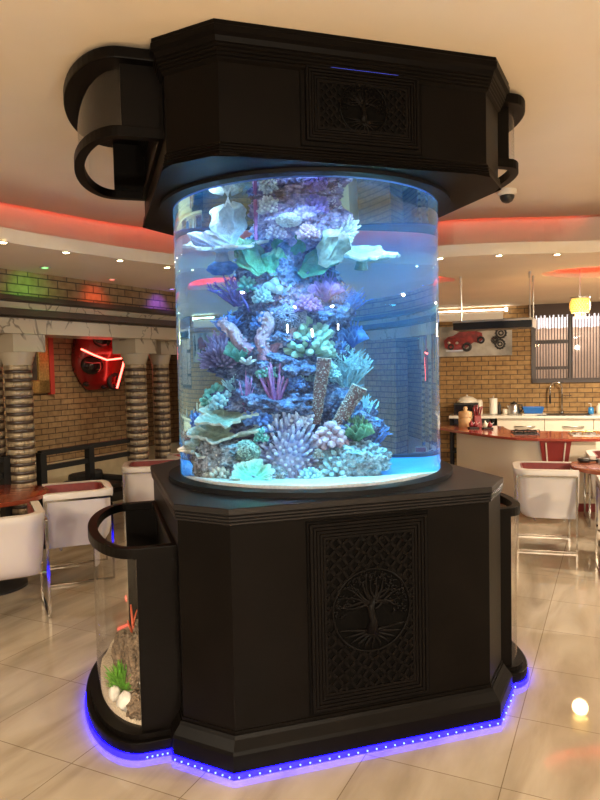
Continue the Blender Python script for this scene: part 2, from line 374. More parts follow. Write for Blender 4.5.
t_.links.new(b_.outputs[0], mx.inputs[1]); t_.links.new(tl.outputs[0], mx.inputs[2]); t_.links.new(mx.outputs[0], o_.inputs[0])
solo(va, 'window_valance', vm, 'white scalloped sheer valance glowing at the top of the kitchen window', 'curtain', Rw(0), RR, smooth=True)
struct(MB().box((w0 - 1.5, 1.1, 0), (w1 + 1.5, 1.25, 3)).build('wall_outside', mk('pale_outdoor_render', (.42, .3, .22), rough=.9, var=.1), loc=PR, rot=(0, 0, RR)))
def light(kind, name, loc, energy, col, **k):
    l = bpy.data.lights.new(name, kind); l.energy = energy; l.color = col
    for a, v in k.items(): setattr(l, a, v)
    o = bpy.data.objects.new(name, l); C.objects.link(o); o.location = loc; return o
def aim(o, tgt):
    o.rotation_euler = (Vector(tgt) - o.location).to_track_quat('-Z', 'Y').to_euler()
yl = light('AREA', 'outdoor_fill_light', Rw((w0 + w1) / 2, -.6, 2.58), 32, (1, .88, .82), shape='RECTANGLE', size=2.2, size_y=.3); aim(yl, Rw((w0 + w1) / 2, -1.0, .9)); yl.rotation_euler.z = RR  # unseen area light added to brighten the courtyard wall
yl2 = light('AREA', 'outdoor_fill_light', Rw((w0 + w1) / 2, -.5, 2.5), 22, (1, .95, .95), shape='RECTANGLE', size=2.2, size_y=.2); aim(yl2, Rw((w0 + w1) / 2, -.1, 2.3))  # second unseen light, added to make the valance glow

# left: a marble beam carrying a brick frieze on banded columns, the lounge wall set back behind it
struct(MB().box((-5, 0, 2.39), (6.55, .3, SOF)).build('wall_frieze', BR_L, loc=PL, rot=(0, 0, RL)))
struct(MB().box((-5, -.08, 2.06), (6.5, .35, 2.39)).build('trim_1', MARB, loc=PL, rot=(0, 0, RL)))
struct(MB().box((-5, -.13, 2.345), (6.5, -.06, 2.395)).box((-5, -.105, 2.335), (6.5, -.06, 2.35)).build('trim_2', DKW, loc=PL, rot=(0, 0, RL), bevel=.006))
struct(MB().box((-5, -.15, 2.21), (6.5, -.06, 2.275)).box((-5, -.12, 2.195), (6.5, -.06, 2.21)).build('trim_3', DKW, loc=PL, rot=(0, 0, RL), bevel=.008))
struct(MB().box((-5, 2.0, 0), (6.6, 2.2, 2.3)).build('wall_left', BR_D, loc=PL, rot=(0, 0, RL)))
struct(MB().box((-5, 0.3, 2.2), (6.6, 2.1, 2.3)).build('ceiling_lounge', PLASTER, loc=PL, rot=(0, 0, RL)))
struct(MB().box((-5, 1.9, 0), (6.5, 2.0, .52)).build('baseboard_left', mk('pale_marble_dado', (.5, .42, .27), rough=.4, var=.1), loc=PL, rot=(0, 0, RL)))
struct(MB().box((3.6, -.02, 0), (4.5, .5, 2.06)).build('wall_pillar', BR_D, loc=PL, rot=(0, 0, RL)))
sc_ = thing('wall_sconce', 'warm up-lit wall sconce on the brick pillar behind the glass tank', 'lamp', Lw(5.2, .06, 1.75), RL)
MB().box((-.05, -.02, -.12), (.05, .06, .12)).build('back_plate', GOLD, sc_, bevel=.01)
MB().lathe([(.03, -.08), (.05, .0), (.055, .1), (.05, .1), (.03, .02)], 16, (0, -.08)).build('lamp_shade', LAMPW, sc_, smooth=True)
struct(MB().box((4.8, .05, 0), (5.6, .3, 2.06)).build('wall_panel', PLASTER, loc=PL, rot=(0, 0, RL)))

COLM = mk('dark_band', (.035, .02, .014), rough=.3)
def column(t, off, r, label):
    c = thing('banded_column', label, 'column', Lw(t, off), RL, 'banded columns along the lounge')
    a = MB(); d = MB(); z = 0.02; h = .078
    while z < 1.78:
        a.lathe([(r * .96, z), (r, z + h * .06), (r * 1.01, z + h * .3), (r, z + h * .54), (r * .96, z + h * .6)], 24)
        d.lathe([(r * .93, z + h * .58), (r * .955, z + h * .62), (r * .955, z + h * .98), (r * .93, z + h * 1.02)], 24); z += h
    a.build('mosaic_shaft', BAND, c, smooth=True); d.build('dark_rings', COLM, c, smooth=True)
    k = MB().box((-r * 1.4, -r * 1.4, 1.9), (r * 1.4, r * 1.4, 2.075)); k.lathe([(r * .95, 1.77), (r * 1.1, 1.82), (r * 1.3, 1.9), (r * 1.3, 1.905)], 24)
    k.build('capital', MARB, c, auto=40)
    return c
def col_at(px, off):                 # along-wall position seen at image column px
    return Lp(px, 420, off)[0]
ca, cb_, cc, cd2 = col_at(20, -.15), col_at(-8, -.5), col_at(137, -.15), col_at(162, -.4)
column(ca, -.15, .125, 'banded mosaic column at the end of the railing, by the gold framed picture')
column(cb_, -.5, .115, 'banded mosaic column cut by the picture edge, behind the round red table')
column(cc, -.15, .122, 'banded mosaic column just to the side of the red neon car')
column(cd2, -.4, .105, 'thinner banded mosaic column close against the side of the fish tank')

# railing between the columns
ra = thing('railing', 'black steel railing between the banded columns', 'railing', Lw(0, -.18), RL)
x0, x1 = col_at(38, -.18), col_at(131, -.18); rz = Lp(38, 452, -.18)[1]; rz1 = Lp(131, 437, -.18)[1]; rz = (rz + rz1) / 2
MB().box((x0, -.03, rz - .05), (x1 + .05, .03, rz)).build('top_rail', BLKM, ra, bevel=.004)
MB().box((x0, -.02, rz - .2), (x1, .02, rz - .15)).build('middle_rail', BLKM, ra)
MB().box((x0, -.02, .38), (x1, .02, .43)).build('bottom_rail', BLKM, ra)
for q in (x0 + .02, (x0 + x1) / 2, x1):
    MB().box((q - .035, -.035, 0), (q + .035, .035, rz - .02)).build('post', BLKM, ra)
ra2 = thing('railing', 'short end of black railing at the picture edge, left of the banded column', 'railing', Lw(0, -.18), RL)
xa, xb = col_at(-40, -.18), col_at(6, -.18)
MB().box((xa, -.03, rz - .05), (xb, .03, rz)).build('top_rail', BLKM, ra2)
MB().box((xa, -.02, rz - .2), (xb, .02, rz - .15)).build('middle_rail', BLKM, ra2)
MB().box((xb - .07, -.035, 0), (xb, .035, rz)).build('post', BLKM, ra2)

# lounge furniture behind the railing
so_ = thing('lounge_sofa', 'low black sofa behind the railing under the brick wall', 'sofa', Lw(Lp(97, 480, -1.2)[0], -1.2), RL)
MB().box((-.26, -.25, .06), (.26, .25, .3)).build('seat', BLACK, so_, bevel=.04)
MB().box((-.26, .14, .28), (.26, .25, .44)).build('backrest', BLACK, so_, bevel=.05)
for s in (-1, 1): MB().box((s * .3 - .05, -.25, .06), (s * .3 + .05, .25, .36)).build('armrest', BLACK, so_, bevel=.04)

# picture in a gold frame on the lounge wall
fx0, fx1 = Lp(8, 360, -1.98)[0], Lp(47, 360, -1.98)[0]; fz0, fz1 = Lp(45, 393, -1.98)[1], Lp(45, 322, -1.98)[1]
pf = thing('framed_picture', 'dark picture in a gold frame with a red-lit edge, hung on the brick lounge wall', 'picture', Lw(0, -1.99), RL)
w = .17
MB().box((fx0, -.05, fz0), (fx1, 0, fz0 + w)).box((fx0, -.05, fz1 - w), (fx1, 0, fz1)).box((fx0, -.05, fz0), (fx0 + w, 0, fz1)).box((fx1 - w, -.05, fz0), (fx1, 0, fz1)).build('gold_frame', GOLD, pf, bevel=.012)
MB().box((fx0 + w, -.02, fz0 + w), (fx1 - w, 0, fz1 - w)).build('canvas', mk('dark_canvas', (.03, .022, .018), rough=.4, var=.9, scale=7), pf)
MB().box((fx1, -.06, fz0 - .02), (fx1 + .07, 0, fz1)).build('red_lit_edge', mk('red_glow_tint', (.35, .03, .02), rough=.4), pf)  # red light along the frame's side, put into the colour

# half car on the lounge wall, nose down, with a neon line
CRED = mk('red_car_paint', (.2, .008, .008), rough=.25, coat=.4); CGL = mk('dark_car_glass', (.015, .012, .012), rough=.1); TYRE = mk('car_tyre', (.012, .012, .012), rough=.6)
car = thing('car_wall_sculpture', 'red half car mounted nose down on the brick wall with a neon line across it', 'wall decoration', Lw(0, -1.98), RL)
def LL(x, y): return Lp(x, y, -1.85)
cx0, cz0 = LL(79, 392); cx1, cz1 = LL(126, 330)
W_ = cx1 - cx0; H_ = cz1 - cz0; rings = []
prof = [(0, .34, .05), (.04, .55, .12), (.14, .74, .20), (.3, .93, .26), (.45, 1., .30), (.6, .98, .36), (.75, .92, .40), (.9, .86, .42), (1.05, .84, .42)]
for a, ww, dd in prof:
    cxm = cx0 + W_ * .5; rings.append([(cxm - cos(pi * k / 16) * ww * W_ / 2, -dd * (sin(pi * k / 16) ** .55) * .8, cz0 + H_ * a) for k in range(17)])
MB().loft(rings).build('body', CRED, car, smooth=True)
def onc(px, py, out):
    x, z = Lp(px, py, -1.98 + out); return (x, -out, z)
MB().blob(onc(92, 365, .22), (.19, .085, .13), 3, 0).build('windscreen', CGL, car, smooth=True)
MB().blob(onc(102, 340, .30), (.16, .07, .1), 3, 0).build('rear_screen', CGL, car, smooth=True)
for q in ((86, 384), (104, 387)): MB().blob(onc(q[0], q[1], .15), (.05, .04, .035), 2, 0).build('headlight', CGL, car, smooth=True)
wc = onc(114, 381, .17)
def torus(mb, c, Rr, r, ax='y', n=24, k=8):
    pts = []
    for i in range(n):
        a = 2 * pi * i / n
        pts.append((c[0] + Rr * cos(a), c[1], c[2] + Rr * sin(a)) if ax == 'y' else ((c[0] + Rr * cos(a), c[1] + Rr * sin(a), c[2]) if ax == 'z' else (c[0], c[1] + Rr * cos(a), c[2] + Rr * sin(a))))
    return mb.tube(pts, r, k, closed=True)
wh = torus(MB(), wc, .095, .035).build('wheel', TYRE, car, smooth=True)
sp = MB()
for k in range(5):
    a = k * 2 * pi / 5; sp.tube([wc, (wc[0] + .09 * cos(a), wc[1] - .02, wc[2] + .09 * sin(a))], .012, 6)
sp.build('spokes', CRED, wh)
MB().blob(onc(79.5, 357, .12), (.035, .03, .03), 2, 0).build('side_mirror', CRED, car, smooth=True)
ne = MB().tube([onc(81, 349, .35), onc(94, 355, .46), onc(107, 360, .47), onc(124, 358, .42)], .012, 8).tube([onc(125, 356, .42), onc(123, 366, .40), onc(117, 388, .26)], .014, 8)
ne.build('neon_tube', NEON, car, smooth=True)

# coloured spots near the frieze
for (px, py), col, nm in (((45, 268), (.12, 1, .12), 'green'), ((112, 280), (1, .1, .03), 'red'), ((172, 289.5), (.2, .08, 1), 'blue')):
    q = at_z(px, py - 1, SOF); d = thing('ceiling_spot', nm + ' coloured ceiling spot shining on the brick frieze', 'ceiling light', (q.x, q.y, SOF), 0, 'coloured ceiling spots')
    torus(MB(), (0, 0, -.004), .04, .008, 'z').build('trim_ring', SILV, d, smooth=True)
    MB().lathe([(.034, 0), (.034, -.006), (.02, -.009)], 20).build('lamp', glow(nm + '_spot', tuple(min(1, c + .15) for c in col), 5), d)
    tgt = PL + dL * ((q - PL).dot(dL) + (.0 if nm != 'green' else .1)); s = light('SPOT', nm + '_spot_lamp', (q.x, q.y, SOF - .03), 7 if nm != 'blue' else 12, col, spot_size=R(95), spot_blend=1, shadow_soft_size=.03); aim(s, (tgt.x, tgt.y, 2.38))

# downlights along the lip of the lower ceiling
DL = [((3, 241), 'warm ceiling downlight nearest the picture edge, above the green spot'), ((66, 251), 'warm ceiling downlight on the curved lip above the gold framed picture'), ((120, 259), 'warm ceiling downlight on the curved lip above the red neon car'), ((167, 266), 'warm ceiling downlight on the curved lip touching the side of the glass tank'),
      ((440, 257), 'warm ceiling downlight half hidden by the kitchen side of the glass tank'), ((499, 254), 'warm ceiling downlight on the curved lip above the hanging glass rack'), ((557, 253), 'warm ceiling downlight on the curved lip above the chandelier recess')]
pos = [(at_z(x, y + 1, SOF), l) for (x, y), l in DL] + [(Vector((x, y, SOF)), 'warm ceiling downlight seen only through the water of the tank') for x, y in ((-.55, 6.3), (.15, 6.4), (.75, 6.15))]
for x, y in ((3.4, 5.6), (4.5, 4.4), (-2.6, 3.9), (-2.85, 2.6)): light('SPOT', 'downlight_beam', (x, y, SOF - .02), 16, (1, .72, .42), spot_size=R(110), spot_blend=.8, shadow_soft_size=.04)
ring0 = lamp0 = None
for q, l in pos:
    d = thing('downlight', l, 'ceiling light', (q.x, q.y, SOF), 0, 'warm downlights along the cove')
    if ring0 is None:
        a = torus(MB(), (0, 0, -.002), .032, .006, 'z').build('trim_ring', SILV, d, smooth=True); b = MB().lathe([(.022, 0), (.022, -.006), (.012, -.009)], 20).build('lamp', LAMPW, d); ring0, lamp0 = a.data, b.data
    else:
        for nm, me in (('trim_ring', ring0), ('lamp', lamp0)):
            o = bpy.data.objects.new(nm, me); C.objects.link(o); o.parent = d
    light('SPOT', 'downlight_beam', (q.x, q.y, SOF - .02), 16, (1, .72, .42), spot_size=R(110), spot_blend=.8, shadow_soft_size=.04)

# dome camera on the high ceiling
q = at_z(507, 190, CEIL); dc = thing('dome_camera', 'small white dome security camera on the ceiling beside the canopy', 'camera', (q.x, q.y, CEIL))
MB().lathe([(.075, 0), (.075, -.03), (.06, -.045)], 24).build('base', CREAM2, dc, auto=40)
MB().lathe([(.058, -.04), (.055, -.065), (.04, -.09), (.018, -.102), (.002, -.105)], 24).build('dome', BLACK, dc, smooth=True)

# chandelier in the ceiling recess
q = Vector((at_y(580, 300, 7.1).x, 7.1, 0)); ch = thing('chandelier', 'small glowing crystal chandelier hanging from the red ringed ceiling recess', 'lamp', (q.x, q.y, SOF + .16))
zc0, zc1 = at_y(580, 313, 7.1).z - SOF - .16, at_y(580, 298.5, 7.1).z - SOF - .16
MB().tube([(0, 0, 0), (0, 0, zc1)], .007, 8).build('rod', SILV, ch)
MB().lathe([(.04, 0), (.04, -.02), (.012, -.035)], 16).build('ceiling_rose', SILV, ch)
MB().lathe([(.1, zc1 + .015), (.1, zc1), (.02, zc1 - .005)], 24).build('top_plate', SILV, ch)
CRY = mk('lit_crystal', (.9, .7, .3), rough=.2, emit=(1, .5, .08), estr=.8, var=.4, scale=60); CRY2 = mk('lit_crystal_core', (.95, .85, .6), rough=.2, emit=(1, .62, .2), estr=1.8)
zz = (zc0 - zc1)
dr = MB(); 
for j in range(7):
    z = zc1 + zz * (j + .5) / 7; rr = .098 * (1 - .25 * ((j - 3) / 3.5) ** 2)
    for k in range(20):
        a = 2 * pi * (k + .5 * (j % 2)) / 20; dr.blob((rr * cos(a), rr * sin(a), z), (.013, .013, .013), 1, 0)
dr.build('crystal_drum', CRY, ch)
MB().lathe([(.078, zc1 - .01), (.078, zc0 + .01)], 20).build('lit_core', CRY2, ch)
dp = MB()
for k in range(14):
    a = 2 * pi * k / 14; rr = .05 if k % 2 else .03; dp.lathe([(.004, zc0), (.007, zc0 - .03), (.001, zc0 - .06)], 6, (rr * cos(a), rr * sin(a)))
dp.build('drops', CRY2, ch)
light('POINT', 'chandelier_bulb', (q.x, q.y, SOF + .16 + zc0 - .12), 14, (1, .68, .32), shadow_soft_size=.08)

# hanging glass rack over the island
p0, p1 = at_y(453, 326, 7.05), at_y(532, 324, 6.72); ax = (p1 - p0); ax.z = 0; Lr = ax.length; hr = thing('hanging_glass_rack', 'long dark rack hung on thin rods above the kitchen island', 'rack', (p0.x, p0.y, p0.z - .045), atan2(ax.y, ax.x))
MB().box((0, 0, 0), (Lr, .4, .075)).build('dark_tray', mk('smoked_black_glass', (.012, .011, .012), rough=.3, spec=.15), hr, bevel=.004)
MB().box((-.005, -.012, .075), (Lr + .012, .41, .095)).box((Lr, -.012, 0), (Lr + .012, .41, .08)).build('steel_edge', mk('satin_trim', (.28, .22, .16), rough=.3, metal=.8), hr)
for x, y in ((.02, .38), (.08, .03), (Lr - .02, .02), (Lr - .02, .38)):
    MB().tube([(x, y, .09), (x, y, SOF - p0.z + .045)], .006, 8).tube([(x, y, SOF - p0.z - .02), (x, y, SOF - p0.z + .045)], .014, 8).build('rod', SILV, hr)

# white fluorescent fitting high on the right wall
tA, zA = Rp(436, 316, .1); tB, zB = Rp(503, 316, .1); zA = Rp(480, 316, .1)[1]
fl = thing('wall_tube_light', 'long white tube light fitting high on the brick wall above the car picture', 'lamp', Rw(0, .02), RR)
MB().box((tA - .4, -.16, zA - .07), (tB, 0, zA + .05)).build('housing', mk('white_metal', (.75, .7, .6), rough=.35), fl, bevel=.02)
tz = Rp(480, 310.5, .1)[1]
MB().tube([(tA - .3, -.1, tz), (tB + .05, -.1, tz)], .009, 8).build('tube', glow('white_tube', (1, .93, .8), 14), fl, smooth=True)
MB().box((tB + .03, -.13, tz - .03), (tB + .07, -.05, tz + .03)).build('end_cap', glow('lit_cap', (1, .95, .85), 10), fl, bevel=.01)

# canvas with the vintage red car
t0, t1 = Rp(436, 340)[0] - .5, Rp(512, 340)[0]; z0, z1 = Rp(475, 356)[1], Rp(475, 326)[1]
pc = thing('car_canvas', 'grey canvas print of a red vintage open car and cog wheels on the brick wall', 'picture', Rw(0, .005), RR)
MB().box((t0, -.03, z0), (t1, 0, z1)).build('canvas', mk('misty_grey_canvas', (.34, .31, .26), rough=.6, var=.55, scale=3.2), pc)
def rp3(px, py, o=.04): t, z = Rp(px, py, .035); return (t, -o, z)
bd = []
for px, py in ((445, 348), (444, 341), (448, 337), (453, 336), (461, 331), (468, 330), (476, 331), (482, 333), (483, 339), (479, 343), (474, 342), (470, 345), (464, 350), (452, 351)):
    bd.append(rp3(px, py))
mb = MB(); k = len(bd); mb.add([(a, -.033, c) for a, b, c in bd] + [(a, -.045, c) for a, b, c in bd], [tuple(range(k)), tuple(range(k, 2 * k))] + [(i, (i + 1) % k, (i + 1) % k + k, i + k) for i in range(k)])
mb.build('painted_car', mk('painted_red', (.2, .014, .012), rough=.5, var=.5, scale=14), pc)
for px, py, r in ((467, 347, .075), (481, 340, .06), (451, 347, .05)):
    a = rp3(px, py, .048); torus(MB(), a, r * .75, r * .28, n=20).build('painted_wheel', BLACK, pc, smooth=True)
mb = MB(); mb.box((rp3(446, 351)[0], -.052, rp3(446, 351)[2] - .012), (rp3(463, 351)[0], -.045, rp3(446, 351)[2] + .012)); mb.build('painted_bumper', SILV, pc)
for px in (449, 457): MB().blob(rp3(px, 343, .046), (.025, .01, .025), 2, 0).build('painted_headlamp', SILV, pc, smooth=True)
for px, py, r in ((501, 333, .075), (495, 340, .045), (500, 344, .07)):
    a = rp3(px, py, .035); g = torus(MB(), a, r, .015, n=24); torus(g, a, r * .45, .012, n=16)
    for j in range(12):
        an = 2 * pi * j / 12; g.box((a[0] + (r + .015) * cos(an) - .008, a[1] - .01, a[2] + (r + .015) * sin(an) - .008), (a[0] + (r + .015) * cos(an) + .008, a[1] + .01, a[2] + (r + .015) * sin(an) + .008))
    g.build('painted_cog', BLACK, pc)

# ================================================================== KITCHEN
CT = Rp(520, 416, .62)[1]            # worktop height
cl = Rp(449, 414, .6)[0]; cr_ = cl + 4.2
solo(MB().box((cl, -.62, CT - .04), (cr_, -.005, CT)), 'worktop', STONE, 'long white kitchen worktop along the brick wall', 'worktop', Rw(0), RR, bevel=.005)
e0, e1 = Rp(497, 425, .6)[0], Rp(544.5, 425, .6)[0]; uw = e1 - e0
for i, lb in enumerate(('white base cabinet under the kettle, below the car canvas', 'white base cabinet under the kitchen sink', 'white base cabinet past the sink at the picture edge')):
    x = e0 + uw * i; cbn = thing('base_cabinet', lb, 'cabinet', Rw(x, 0), RR, 'white base cabinets')
    MB().box((.002, -.56, .08), (uw - .002, -.01, CT - .042)).build('body', CREAM, cbn)
    MB().box((.02, -.5, 0), (uw - .02, -.02, .08)).build('plinth', BLACK, cbn)
    hd = CT - .05
    for (a, b) in ((hd - .27, hd), (hd - .5, hd - .275), (.09, hd - .505)):
        d = MB().box((.004, -.58, a), (uw - .004, -.561, b)).build('drawer', CREAM2, cbn, bevel=.003)
        zh = (a + b) / 2 + (.02 if b - a > .25 else 0)
        MB().tube([(uw * .38, -.585, zh), (uw * .4, -.61, zh), (uw * .6, -.615, zh), (uw * .78, -.61, zh), (uw * .8, -.585, zh)], .011, 8).build('handle', SILV, d, smooth=True)
# open black oven tower at the end of the worktop
ov = thing('open_shelf_unit', 'black open shelf unit with steel legs at the end of the worktop', 'shelf unit', Rw(cl, 0), RR)
sw = e0 - cl - .02
for x in (.03, sw - .03):
    for y in (-.58, -.06): MB().box((x - .02, y - .02, 0), (x + .02, y + .02, CT - .04)).build('leg', BLKM, ov)
for z in (CT - .14, CT - .28, .3): MB().box((.03, -.58, z), (sw - .03, -.05, z + .02)).build('shelf', BLKM, ov)
MB().box((.08, -.56, CT - .12), (sw - .08, -.06, CT - .05)).build('drawer_box', BLACK, ov)

def on_top(px, py, off=.3):
    t = Rp(px, py, off)[0]; return t
def citem(name, lab, cat, px, off=.3, rz=RR): return thing(name, lab, cat, Rw(on_top(px, 413, off), off, CT), rz)
def hpx(px, y0, y1, off=.3): return abs(Rp(px, y0, off)[1] - Rp(px, y1, off)[1])
k = citem('microwave', 'black box microwave at the end of the white worktop', 'microwave', 466.5)
mw, mh = .19, hpx(466, 401, 413)
MB().box((-mw, -.16, 0), (mw, .16, mh)).build('body', BLACK, k, bevel=.01)
MB().box((-mw + .02, -.166, .03), (mw - .09, -.158, mh - .03)).build('door', CGL, k)
MB().tube([(mw - .07, -.18, .04), (mw - .07, -.18, mh - .04)], .008, 8).build('handle', SILV, k)
o = MB().lathe([(.16, 0), (.165, .01), (.15, .05), (.1, .085), (.03, .1), (.012, .105), (.018, .12), (.002, .13)], 28)
solo(o, 'cake_cover', CREAM2, 'white domed cover standing on the microwave', 'cover', Rw(on_top(467, 405), .3, CT + mh), RR, smooth=True)
o = MB().lathe([(.055, 0), (.058, .005), (.058, .2), (.05, .23), (.03, .24)], 20)
solo(o, 'white_canister', CREAM2, 'tall white canister between microwave and paper roll', 'canister', Rw(on_top(479, 413), .3, CT), RR, smooth=True)
k = citem('paper_towel_roll', 'standing paper towel roll on the worktop', 'paper roll', 493.5)
MB().lathe([(.07, 0), (.07, .012), (.02, .014)], 20).build('stand', SILV, k); MB().lathe([(.06, .015), (.06, .26), (.02, .26)], 24).build('roll', mk('paper', (.8, .74, .64), rough=.9), k, auto=40); MB().tube([(0, 0, .25), (0, 0, .3)], .008, 8).build('pin', SILV, k)
o = MB().lathe([(.025, 0), (.027, .01), (.027, .14), (.012, .17), (.012, .2)], 16)
solo(o, 'black_bottle', BLACK, 'slim black bottle between the paper roll and the kettle', 'bottle', Rw(on_top(499.5, 413), .3, CT), RR, smooth=True)
k = citem('mug', 'small pale mug beside the kettle', 'mug', 505)
MB().lathe([(.032, 0), (.04, .01), (.04, .085), (.034, .085), (.032, .02)], 18).build('cup', CREAM2, k, smooth=True); torus(MB(), (.045, 0, .045), .022, .006).build('handle', CREAM2, k, smooth=True)
k = citem('kettle', 'steel electric kettle on the white worktop', 'kettle', 514)
MB().lathe([(.09, 0), (.095, .015), (.09, .07), (.07, .15), (.06, .165)], 24).build('body', SILV, k, smooth=True); MB().lathe([(.058, .165), (.04, .185), (.012, .19), (.016, .205), (.004, .21)], 18).build('lid', BLACK, k, smooth=True)
MB().tube([(.06, 0, .15), (.12, 0, .15), (.125, 0, .08), (.09, 0, .04)], .012, 8).build('handle', BLACK, k, smooth=True); MB().tube([(-.07, 0, .1), (-.105, 0, .15)], [.022, .012], 8).build('spout', SILV, k, smooth=True)
k = citem('dish_basin', 'blue plastic basin on a white tray by the sink', 'basin', 533)
o = MB(); o.loft([[(sx * a, sy * b, z) for sx, sy in ((-1, -1), (1, -1), (1, 1), (-1, 1))] for a, b, z in ((.13, .09, .02), (.16, .12, .12), (.15, .11, .12), (.12, .08, .03))]); o.build('basin', mk('blue_plastic', (.02, .13, .42), rough=.35), k, bevel=.01)
MB().box((-.17, -.14, 0), (.19, .14, .018)).build('tray', CREAM2, k, bevel=.005)
k = citem('kitchen_sink', 'dark inset sink in the white worktop below the window', 'sink', 563, .34)
w_ = on_top(590, 413, .34) - on_top(563, 413, .34)
MB().box((-w_, -.2, -.003), (w_, .2, .006)).build('rim', BLKM, k); MB().box((-w_ + .03, -.17, .006), (w_ - .03, .17, .008)).build('bowl', BLACK, k)
k = thing('sink_tap', 'tall chrome spring-neck tap at the sink', 'tap', Rw(on_top(562, 412, .08), .08, CT), RR)
ht = hpx(560, 378, 410, .1)
arc = [(0, 0, 0), (0, 0, ht * .8)] + [(-.09 + .09 * cos(a), -.02, ht * .8 + .09 * sin(a)) for a in [pi * j / 8 for j in range(1, 9)]] + [(-.18, -.04, ht * .55)]
MB().tube(arc, .012, 8).build('spout', CHROME, k, smooth=True)
MB().lathe([(.03, 0), (.03, .03), (.015, .05)], 16).build('base', CHROME, k); MB().tube([(-.18, -.04, ht * .55), (-.18, -.04, ht * .32)], .016, 8).build('spray_head', BLACK, k)
MB().tube([(0, 0, ht * .55), (.14, -.02, ht * .56)], .006, 6).build('lever', CHROME, k)
k = citem('soap_bottle', 'blue soap bottle with pump near the picture edge', 'bottle', 591, .2)
MB().lathe([(.04, 0), (.044, .02), (.04, .09), (.015, .11)], 18).build('bottle', mk('blue_liquid', (.03, .22, .5), rough=.2), k, smooth=True); MB().tube([(0, 0, .1), (0, 0, .16), (-.035, 0, .165)], .006, 6).build('pump', CREAM2, k)
solo(MB().lathe([(.035, 0), (.038, .02), (.036, .12), (.015, .14), (.015, .165)], 18), 'detergent_bottle', CREAM2, 'white bottle on the worktop at the picture edge behind the table', 'bottle', Rw(on_top(599, 412, .2), .2, CT), RR, smooth=True)

# island
IT = .85
def isl(px, py, z=IT): q = at_z(px, py, z); return (q.x, q.y)
near = [isl(*q) for q in ((436, 427.2), (447, 429), (455, 430.4), (466, 432), (480, 433.9), (497, 436), (516, 437.6), (538, 438.6), (565, 439), (600, 438.8), (640, 438))]
far = [isl(*q) for q in ((640, 431.2), (600, 431.4), (560, 431.2), (530, 430.6), (510, 429.6), (505, 427.5), (504, 426.4), (497, 425.8), (470, 425.6), (436, 425.6))]
isd = thing('kitchen_island', 'curved kitchen island with glossy red top and cream front', 'kitchen island', (near[6][0], near[6][1], 0))
ox, oy = near[6]
pl = [(x - ox, y - oy) for x, y in near + far]
MB().prism(pl, IT - .032, IT).build('red_top', REDT, isd, bevel=.008)
def inset(pts, d):
    out = []
    for i, p in enumerate(pts):
        a = Vector(pts[max(i - 1, 0)]); b = Vector(pts[min(i + 1, len(pts) - 1)]); t = (b - a).normalized(); out.append((p[0] - t.y * d - ox, p[1] + t.x * d - oy))
    return out
nf = near[1:10]
MB().prism(inset(nf, .14) + list(reversed(inset(nf, .5))), .1, IT - .032).build('curved_front', CREAM, isd, auto=30)
MB().prism(inset(nf, .17) + list(reversed(inset(nf, .47))), 0, .1).build('red_plinth', REDP, isd, auto=30)
# red wedge under the top with pale strips
wa, wb = Vector(isl(540, 438.7)), Vector(isl(572, 439)); wd = (wb - wa).normalized(); wn = Vector((wd.y, -wd.x)); wc_ = (wa + wb) / 2; hw = (wb - wa).length / 2
def wq(a, b, z): p = wc_ + wd * a + wn * b; return (p.x - ox, p.y - oy, z)
sup = MB(); sup.loft([[wq(-hw * .45, -.16, .1), wq(hw * .45, -.16, .1), wq(hw * .45, -.45, .1), wq(-hw * .45, -.45, .1)], [wq(-hw, -.04, IT - .032), wq(hw, -.04, IT - .032), wq(hw, -.45, IT - .032), wq(-hw, -.45, IT - .032)]])
sup_o = sup.build('red_support', REDP, isd)
for s in (-.62, .62):
    MB().tube([wq(s * hw * .45, -.152, .1), wq(s * hw, -.034, IT - .05)], .009, 6).build('pale_strip', CREAM2, sup_o)

def iitem(name, lab, cat, px, py): q = at_z(px, py, IT); return thing(name, lab, cat, (q.x, q.y, IT))
k = iitem('wooden_canister', 'round pale wooden two-tier canister with knob on the island', 'canister', 465.5, 427)
WOODL = mk('pale_wood', (.55, .33, .15), rough=.45, var=.12, scale=14)
MB().lathe([(.088, 0), (.092, .005), (.092, .125), (.088, .13)], 28).build('lower_tier', WOODL, k, auto=40); MB().lathe([(.088, .132), (.092, .136), (.092, .2), (.085, .21)], 28).build('upper_tier', WOODL, k, auto=40)
MB().lathe([(.08, .21), (.03, .222), (.022, .225), (.03, .25), (.022, .275), (.004, .28)], 20).build('knob', WOODL, k, smooth=True)
k = iitem('knife_block', 'red stand of red handled knives beside the wooden canister', 'knife block', 477.5, 427.2)
KR = mk('red_plastic', (.22, .02, .025), rough=.35)
MB().loft([[(-.05, -.06, 0), (.05, -.06, 0), (.05, .06, 0), (-.05, .06, 0)], [(-.045, -.02, .16), (.045, -.02, .16), (.045, .08, .16), (-.045, .08, .16)]]).build('block', KR, k, bevel=.006)
for x, y, dz, lx in ((-.03, .0, .12, -.02), (0, .02, .15, 0), (.03, .0, .13, .035), (-.015, .05, .14, -.01), (.02, .055, .12, .03)): MB().tube([(x, y, .15), (x + lx, y + .01, .15 + dz)], [.010, .013], 8).build('knife_handle', KR, k, smooth=True)
